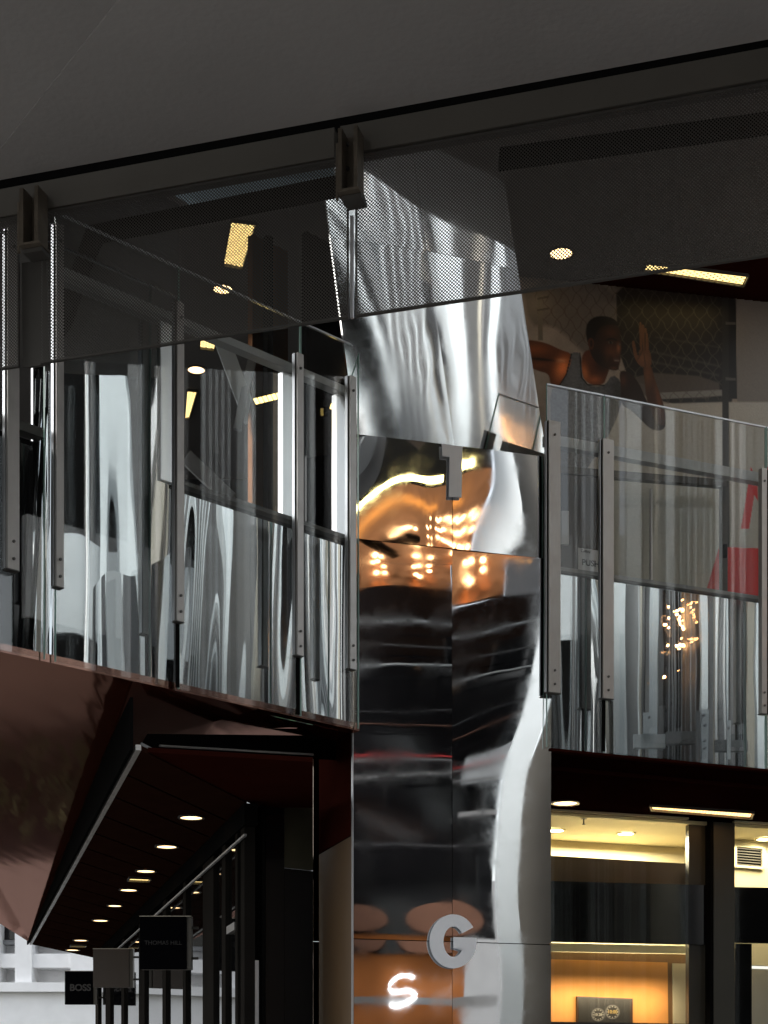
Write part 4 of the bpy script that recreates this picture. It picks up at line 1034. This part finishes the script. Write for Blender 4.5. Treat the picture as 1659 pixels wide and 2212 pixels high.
for k, x in enumerate((1444, 1452, 1456, 1463, 1468, 1478, 1489)): it.append(('cable', x, x + (1.4 if k % 2 else 2.2), 15.9, None, None, .015, cb))
it += [('shaft_lining', 1424, 1500, 17.0, None, None, .05, 'black'), ('shaft_lining', 1590, 1624, 17.0, None, None, .05, 'black'), ('shaft_lining', 1396, 1406, 17.0, None, None, .05, 'black'), ('shaft_shield', 1427, 1429, 16.15, None, None, .84, 'mid_col'), ('shaft_shield', 1500, 1502, 16.15, None, None, .84, 'mid_col')]  # linings and side shields added to block stray columns and bulbs from the mirrors
vset(BR, lt, it, .14)
it = [('cross_beam', 1372, 1438, 15.55, 1585, 1614, .07, pc), ('cross_beam', 1439, 1500, 15.5, 1580, 1606, .08, M['mid_col']), ('cross_beam', 1546, 1622, 15.5, 1598, 1622, .08, M['mid_col']),
      ('bracket_plate', 1503, 1512, 15.4, 1535, 1660, .05, M['mid_col']), ('bracket_plate', 1514, 1529, 15.42, 1532, 1660, .03, pc), ('bracket_plate', 1572, 1582, 15.42, 1556, 1640, .03, pc), ('end_bracket', 1392, 1420, 15.5, 1538, 1584, .03, pc)]
vset(BR, lt, it, .14)
for x, y in ((1519, 1544), (1521, 1566), (1521, 1600), (1521, 1616), (1406, 1548), (1577, 1572)):
    c = P(x, y, 15.38); multi('bolt', mirrored(BR, [tube_g([c, c + Vector((0, .03, 0))], .012)], .14), 'cable', lt)
for k in range(9): multi('shaft_side', mirrored(BR, [prism_g([P(1398, HY, 17.2) + Vector((0, k * .25 + .01, -1.6)), P(1400, HY, 17.2) + Vector((0, k * .25 + .01, -1.6)), P(1400, HY, 17.2) + Vector((0, k * .25 + .01, 6.2)), P(1398, HY, 17.2) + Vector((0, k * .25 + .01, 6.2))], (0, (.23, .12, .2)[k % 3], 0))], .14), ('light_col', 'dark_col', 'pale_col', 'black', 'beige_col')[k % 5], lt)  # striped side plates added to screen the bulbs from other mirrors
multi('back_wall', mirrored(BR, [vbox(1150, 1900, 19.5, -1.6, 5.6, .1)], .14), 'black', lt)
multi('upper_back_wall', mirrored(BR, [vbox(1150, 1900, 19.5, 5.61, 6.8, .1)], .14), 'light_col', lt)  # pale infill added to brighten the crown's reflection
# strings of warm bulbs in the dark shaft
bs = []
random.seed(8)
pts = [(1416, 1322), (1419, 1328), (1423, 1330), (1414, 1336), (1416, 1378), (1418, 1386), (1415, 1391), (1443, 1312), (1443, 1336), (1437, 1350), (1443, 1356), (1441, 1394)]
for k in range(6): pts.append((1457 + k * 4.4 + random.uniform(-1, 1), 1318 + random.uniform(-3, 4)))
for k in range(9): pts.append((1462 + k * 1.9 + random.uniform(-3, 3), 1328 + k * 5.2))
for k in range(9): pts.append((1458 + k * 2.6, 1398 - k * .8 + random.uniform(-4, 5)))
pts += [(1433, 1462), (1583, 1477), (1584, 1482)]
for i_, (x, y) in enumerate(pts):
    c = P(x, y, 16.8); bm = bmesh.new(); bmesh.ops.create_icosphere(bm, subdivisions=1, radius=.012 if y < 1450 else .016); vv = [v.co + c for v in bm.verts]; ff = [[v.index for v in f.verts] for f in bm.faces]; bm.free()
    bs.append((vv, ff))
bt = thing('bulb_sign', 'cluster of small warm bulbs glowing inside the dark lift shaft, mirrored in the right balcony', 'lights', (8, 8, 4))
for b_ in bs: multi('bulb', mirrored(BR, [b_], .14), 'bulb', bt)

# colonnade mirrored by the left balcony
cd = thing('colonnade', 'row of pale and beige columns and pipes, mirrored in the left balcony', 'colonnade', (9, 8, 0))
Y = 19.0
it = []
for x0, x1, m_ in ((70, 92, 'mid_col'), (150, 160, 'white_paint'), (162, 170, 'pale_col'), (238, 279, 'pale_col'), (300, 313, 'white_paint'), (314, 341, 'beige_col'), (344, 348, 'dark_col'), (351, 360, 'beige_col'),
                   (363, 372, 'mid_col'), (402, 412, 'beige_col'), (416, 421, 'mid_col'), (432, 441, 'white_paint'), (456, 474, 'beige_col'), (482, 490, 'beige_col'), (494, 499, 'mid_col'), (506, 530, 'beige_col'), (541, 556, 'pale_col'), (560, 566, 'white_paint'), (590, 600, 'mid_col'), (610, 622, 'pale_col'), (664, 668, 'white_paint'), (671, 675, 'pale_col'), (678, 681, 'white_paint'), (697, 702, 'white_paint'), (706, 716, 'mid_col'), (735, 742, 'pale_col'), (752, 765, 'mid_col')):
    e_ = (x1 - x0) * .12; it.append(('column', x0 + e_, x1 - e_, Y, None, None, .15, m_))
vset(BL, cd, it, .16)
multi('back_wall', mirrored(BL, [vbox(0, 800, 22, -1.6, 15, .1)], .16), 'black', cd)

# shopfront, rails and copper stand-in for a lit ceiling, mirrored by the tower
op = thing('opposite_shopfront', 'dark shopfront with pale horizontal rails and an orange wall, mirrored in the tower', 'shopfront', (6, 4, 0))
YT = 20.0
it = [('dark_front', 640, 1062, YT + .3, 1296, 2032, .2, 'black_gloss'), ('orange_wall', 640, 990, YT + .25, 2034, None, .2, M['orange_deep']), ('dark_lower_front', 640, 1000, YT + .1, 1935, 2033, .1, 'black_gloss')]
for y, th, m_ in ((1352, 2.5, 'pale_col'), (1407, 1.5, 'mid_col'), (1452, 4, 'light_col'), (1534, 1.5, 'dark_col'), (1562, 1.5, M['brown_frame_env']), (1632, 2, 'red_rail'), (1640, 3, 'mid_col'), (1668, 4, 'mid_col'), (1822, 4, 'dark_col'), (2150, 20, 'mid_col')):
    it.append(('rail', 640, 1060, YT, y, y + th, .05, m_))
it += [('light_band', 978, 1064, YT + .02, 1612, 1680, .04, 'light_col'), ('light_band', 978, 1064, YT + .02, 1750, 1762, .04, 'mid_col')]
vset(TW, op, it)
for cx_, cy_, rx, ry in ((772, 1990, 66, 36), (958, 1988, 80, 44)):
    g_ = prism_g([P(cx_ + rx * math.cos(k * math.pi / 14), cy_ + ry * math.sin(k * math.pi / 14), YT - .02) for k in range(28)], (0, .04, 0))
    multi('round_panel', mirrored(TW, [g_]), M['brown_round'], op)
sn = []
for k in range(25):
    t_ = k / 24
    a = R(20 + 250 * min(t_ * 2, 1)) if t_ < .5 else R(90 - 250 * (t_ * 2 - 1))
    cx_, cy_ = 892, (2113 if t_ < .5 else 2153)
    sn.append(P(cx_ + 44 * math.cos(a), cy_ - 20 * math.sin(a) - .22 * 44 * math.cos(a), YT - .1))
tag(multi('neon_letter', mirrored(TW, [tube_g(sn, .032)]), M['neon']), 'white neon letter S on the orange wall, mirrored low in the tower', 'sign')
cp = thing('copper_lantern', 'large copper panelled lantern with warm bulbs, mirrored in the tower beside the number 1', 'lantern', (6, 5, 7))  # upright copper panels and bulbs added in place of a lit ceiling
vset(TW, cp, [('copper_sheet', 600, 1052, 18.6, 1020, 1208, .06, 'copper'), ('copper_sheet', 600, 984, 18.6, 1209, 1292, .06, 'copper'), ('maroon_sheet', 985, 1062, 18.6, 1209, 1296, .06, 'black_gloss'), ('dark_sheet', 600, 1052, 18.6, None, 1019, .06, 'black')])
multi('strip_lamp', mirrored(TW, [vbox(640, 1000, 18.2, hy(1010, 18.2), hy(1000, 18.2), .04)]), M['yellow_strip'], cp)
for x in (800, 806, 822, 905, 915, 940, 990, 1002, 1014, 1026, 1038):
    for k in range(5):
        y = 1105 + k * 34 + (x * 7) % 13
        if x < 930 and k < 1: continue
        if x > 960 and y > 1200: continue
        c = P(x + random.uniform(-4, 4), y + random.uniform(-9, 9), 18.3); bm = bmesh.new(); bmesh.ops.create_icosphere(bm, subdivisions=1, radius=.035); g_ = ([v.co + c for v in bm.verts], [[v.index for v in f.verts] for f in bm.faces]); bm.free()
        multi('bulb', mirrored(TW, [g_]), M['bulb_soft'], cp)
gp_ = thing('grey_portal', 'pale portal column before a grey wall, mirrored in the right half of the tower', 'portal', (7, 3, 0))
vset(TW, gp_, [('column', 1072, 1118, 18.4, 1215, None, .3, 'pale_col'), ('wall', 1119, 1420, 19.4, None, None, .2, M['beam']), ('upper_wall', 1060, 1118, 19.0, None, 1213, .2, 'pale_col')])

# unseen white and grey panels, added to brighten the canted crown's reflection
sh_ = thing('street_hoarding', 'tall white and grey panelled hoarding across the street, mirrored in the bright crown', 'hoarding', (4.5, -2, 0))
def crown_hit(x, y, q0, qn):
    """where the view through picture point (x, y) lands after the crown turns it towards the street"""
    d = P(x, y, 1) - Vector((0, 0, EYE)); o = Vector((0, 0, EYE)); t = (c00 - o).dot(cn_n) / d.dot(cn_n); p = o + d * t
    r = d - 2 * d.dot(cn_n) * cn_n; k = (q0 - p).dot(qn) / r.dot(qn); return p + r * k
q0, qn = Vector((4, -1.5, 0)), Vector((-.25, .97, 0)).normalized()
for k, (xa, xb, off, m_) in enumerate(((640, 700, 0, 'mid_col'), (700, 800, 0, 'white_paint'), (801, 822, .25, 'mid_col'), (824, 856, .2, 'pale_col'), (857, 870, 0, 'beam'), (871, 884, -.1, 'white_paint'), (885, 944, .3, 'light_col'), (905, 909, 0, 'mid_col'), (917, 920, 0, 'mid_col'), (945, 1004, .1, 'white_paint'), (1005, 1010, 0, 'mid_col'), (1012, 1016, 0, 'pale_col'), (1018, 1022, 0, 'mid_col'), (1024, 1078, .1, 'white_paint'), (1080, 1118, 0, 'pale_col'), (1119, 1150, .3, 'mid_col'), (1151, 1210, .2, 'light_col'))):
    a, b = crown_hit(xa, 800, q0 - qn * off, qn), crown_hit(xb, 800, q0 - qn * off, qn)
    a.z = b.z = 0
    multi('panel', [prism_g([a, b, b + Vector((0, 0, 7)), a + Vector((0, 0, 7))], -qn * .08)], m_, sh_)

# light thrown by the shop lamps, and an added fill on the display
def area(name, loc, sx, sy, power, color, rot=(0, 0, 0)):
    l = bpy.data.lights.new(name, 'AREA'); l.shape = 'RECTANGLE'; l.size = sx; l.size_y = sy; l.energy = power; l.color = color
    o = bpy.data.objects.new(name, l); COL.objects.link(o); o.location = loc; o.rotation_euler = rot; return o
ang = math.atan2(SR.d.y, SR.d.x)
q = SR.up(1330, 2.44, .75); area('shop_light', q, 1.2, .5, 60, (1, .86, .60), (0, 0, ang))
q = SR.up(1640, 2.44, .38); area('shop_light', q, 1.0, .4, 8, (1, .86, .60), (0, 0, ang))
q = SR.up(1330, .98, .10); area('display_light', q, 1.2, 1.2*.08, 3.2, (1, .78, .5), (R(35), 0, ang))  # fill light added for the orange display, no lamp fitting here
